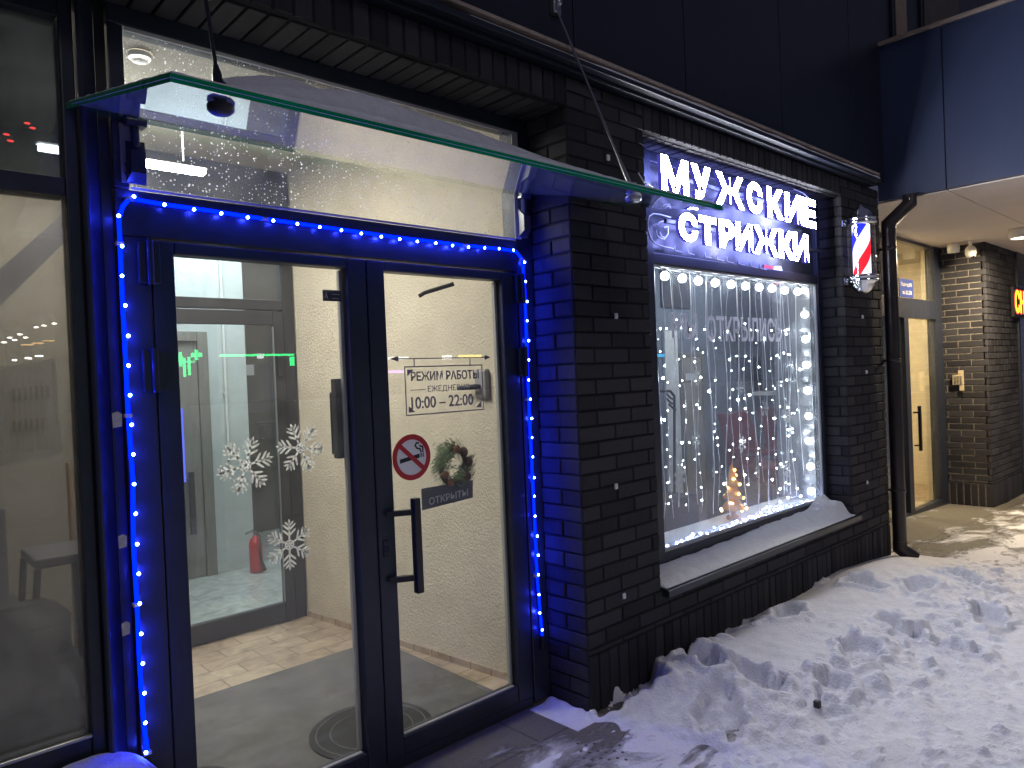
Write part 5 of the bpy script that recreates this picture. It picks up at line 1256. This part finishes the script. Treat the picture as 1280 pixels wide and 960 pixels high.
for i, (u, v) in enumerate(lamps):
    c_ = refl(u, v, RY, YO-6); mm = MB(); mm.sphere(c_, .045, 8, 6, sc=(1.5,1,.6)); mm.tube([c_+Vector((0,0,.05)), c_+Vector((0,-.4,.25)), (c_.x,c_.y-.4,0)], .05, 6)
    o = mm.build('street_lamp', [M['whitestreet'], M['frame']])
    for pz in list(o.data.polygons)[48:]: pz.material_index = 1
    tag(o, 'white street lamp far across the street, seen reflected in the side window', 'street lamp', 'lamps across the street')
street_box('amber_strip', 'amberstreet', 'amber light strips across the street, reflected in the side window', 'light', [(27,430.2,42,431.4),(41,428.3,55,429.4),(54,425.3,68,426.3)])
for (u, v) in ((34,154),(41,160),(8,168),(13,176)):
    c_ = refl(u, v, RY, YO-10); mm = MB(); mm.sphere(c_, .055, 8, 6, sc=(1.8,1,.6)); tag(mm.build('warning_lamp', M['redstreet']), 'red warning lamp high across the street, reflected in the upper side pane', 'lamp', 'red lamps across the street')

# ================================================================== LIGHTS, WORLD, CAMERA
def area(name, loc, size, power, col, rot=(0,0,0), sy=None, spread=None):
    l = D.lights.new(name, 'AREA'); l.energy = power; l.color = col; l.size = size
    if sy: l.shape = 'RECTANGLE'; l.size_y = sy
    if spread: l.spread = spread
    o = D.objects.new(name, l); COL.objects.link(o); o.location = loc; o.rotation_euler = rot; return o
area('vestibule_lamp_light', (-.25, 1.25, 3.0), 1.0, 63, (1.,.92,.80))
area('hallway_light', (.9, 3.2, 3.28), .8, 60, (.92,.99,1.))
area('hall_recess_light', (2.0, 4.7, 3.28), .5, 14, (.95,.97,1.))
area('shop_light', (4.9, 1.0, 2.82), .6, 27, (.85,.92,1.))
area('residential_hall_light', (7.8, 1.7, 2.9), .5, 95, (1.,.80,.48))
area('downlight_light', (7.85, -.36, BZ0-.118), .16, 140, (1.,.80,.52))
area('next_shop_light', (10.8, RF+.3, 2.5), .3, 5, (.85,.92,1.))

sun = D.lights.new('street_glow', 'SUN'); sun.energy = .34; sun.angle = math.radians(14); sun.color = (.96,.90,.97)
so = D.objects.new('street_glow', sun); COL.objects.link(so)
dirv = Vector((.30, .80, -.55)); so.rotation_euler = dirv.to_track_quat('-Z', 'Y').to_euler()

wd = D.worlds.new('World'); SC.world = wd; wd.use_nodes = True
nt = wd.node_tree; bgn = nt.nodes['Background']
bgn.inputs[0].default_value = (.325,.325,.57,1); bgn.inputs[1].default_value = .13

cd = D.cameras.new('camera'); cam = D.objects.new('camera', cd); COL.objects.link(cam)
cd.sensor_fit = 'HORIZONTAL'; cd.sensor_width = 36.; cd.lens = FPX/1280*36.; cd.clip_end = 400; cd.clip_start = .05
Mx = Matrix((( RT[0], UP[0], -FW[0], CAM[0]), (RT[1], UP[1], -FW[1], CAM[1]), (RT[2], UP[2], -FW[2], CAM[2]), (0,0,0,1)))
cam.matrix_world = Mx
SC.camera = cam
SC.render.engine = 'CYCLES'
SC.view_settings.view_transform = 'Standard'; SC.view_settings.look = 'None'; SC.view_settings.exposure = 0.; SC.view_settings.gamma = 1.
SC.cycles.use_denoising = True
SC.cycles.max_bounces = 10; SC.cycles.transparent_max_bounces = 24; SC.cycles.diffuse_bounces = 4; SC.cycles.glossy_bounces = 5
SC.cycles.sample_clamp_indirect = 6.; SC.cycles.use_light_tree = True
SC.cycles.caustics_reflective = False; SC.cycles.caustics_refractive = False
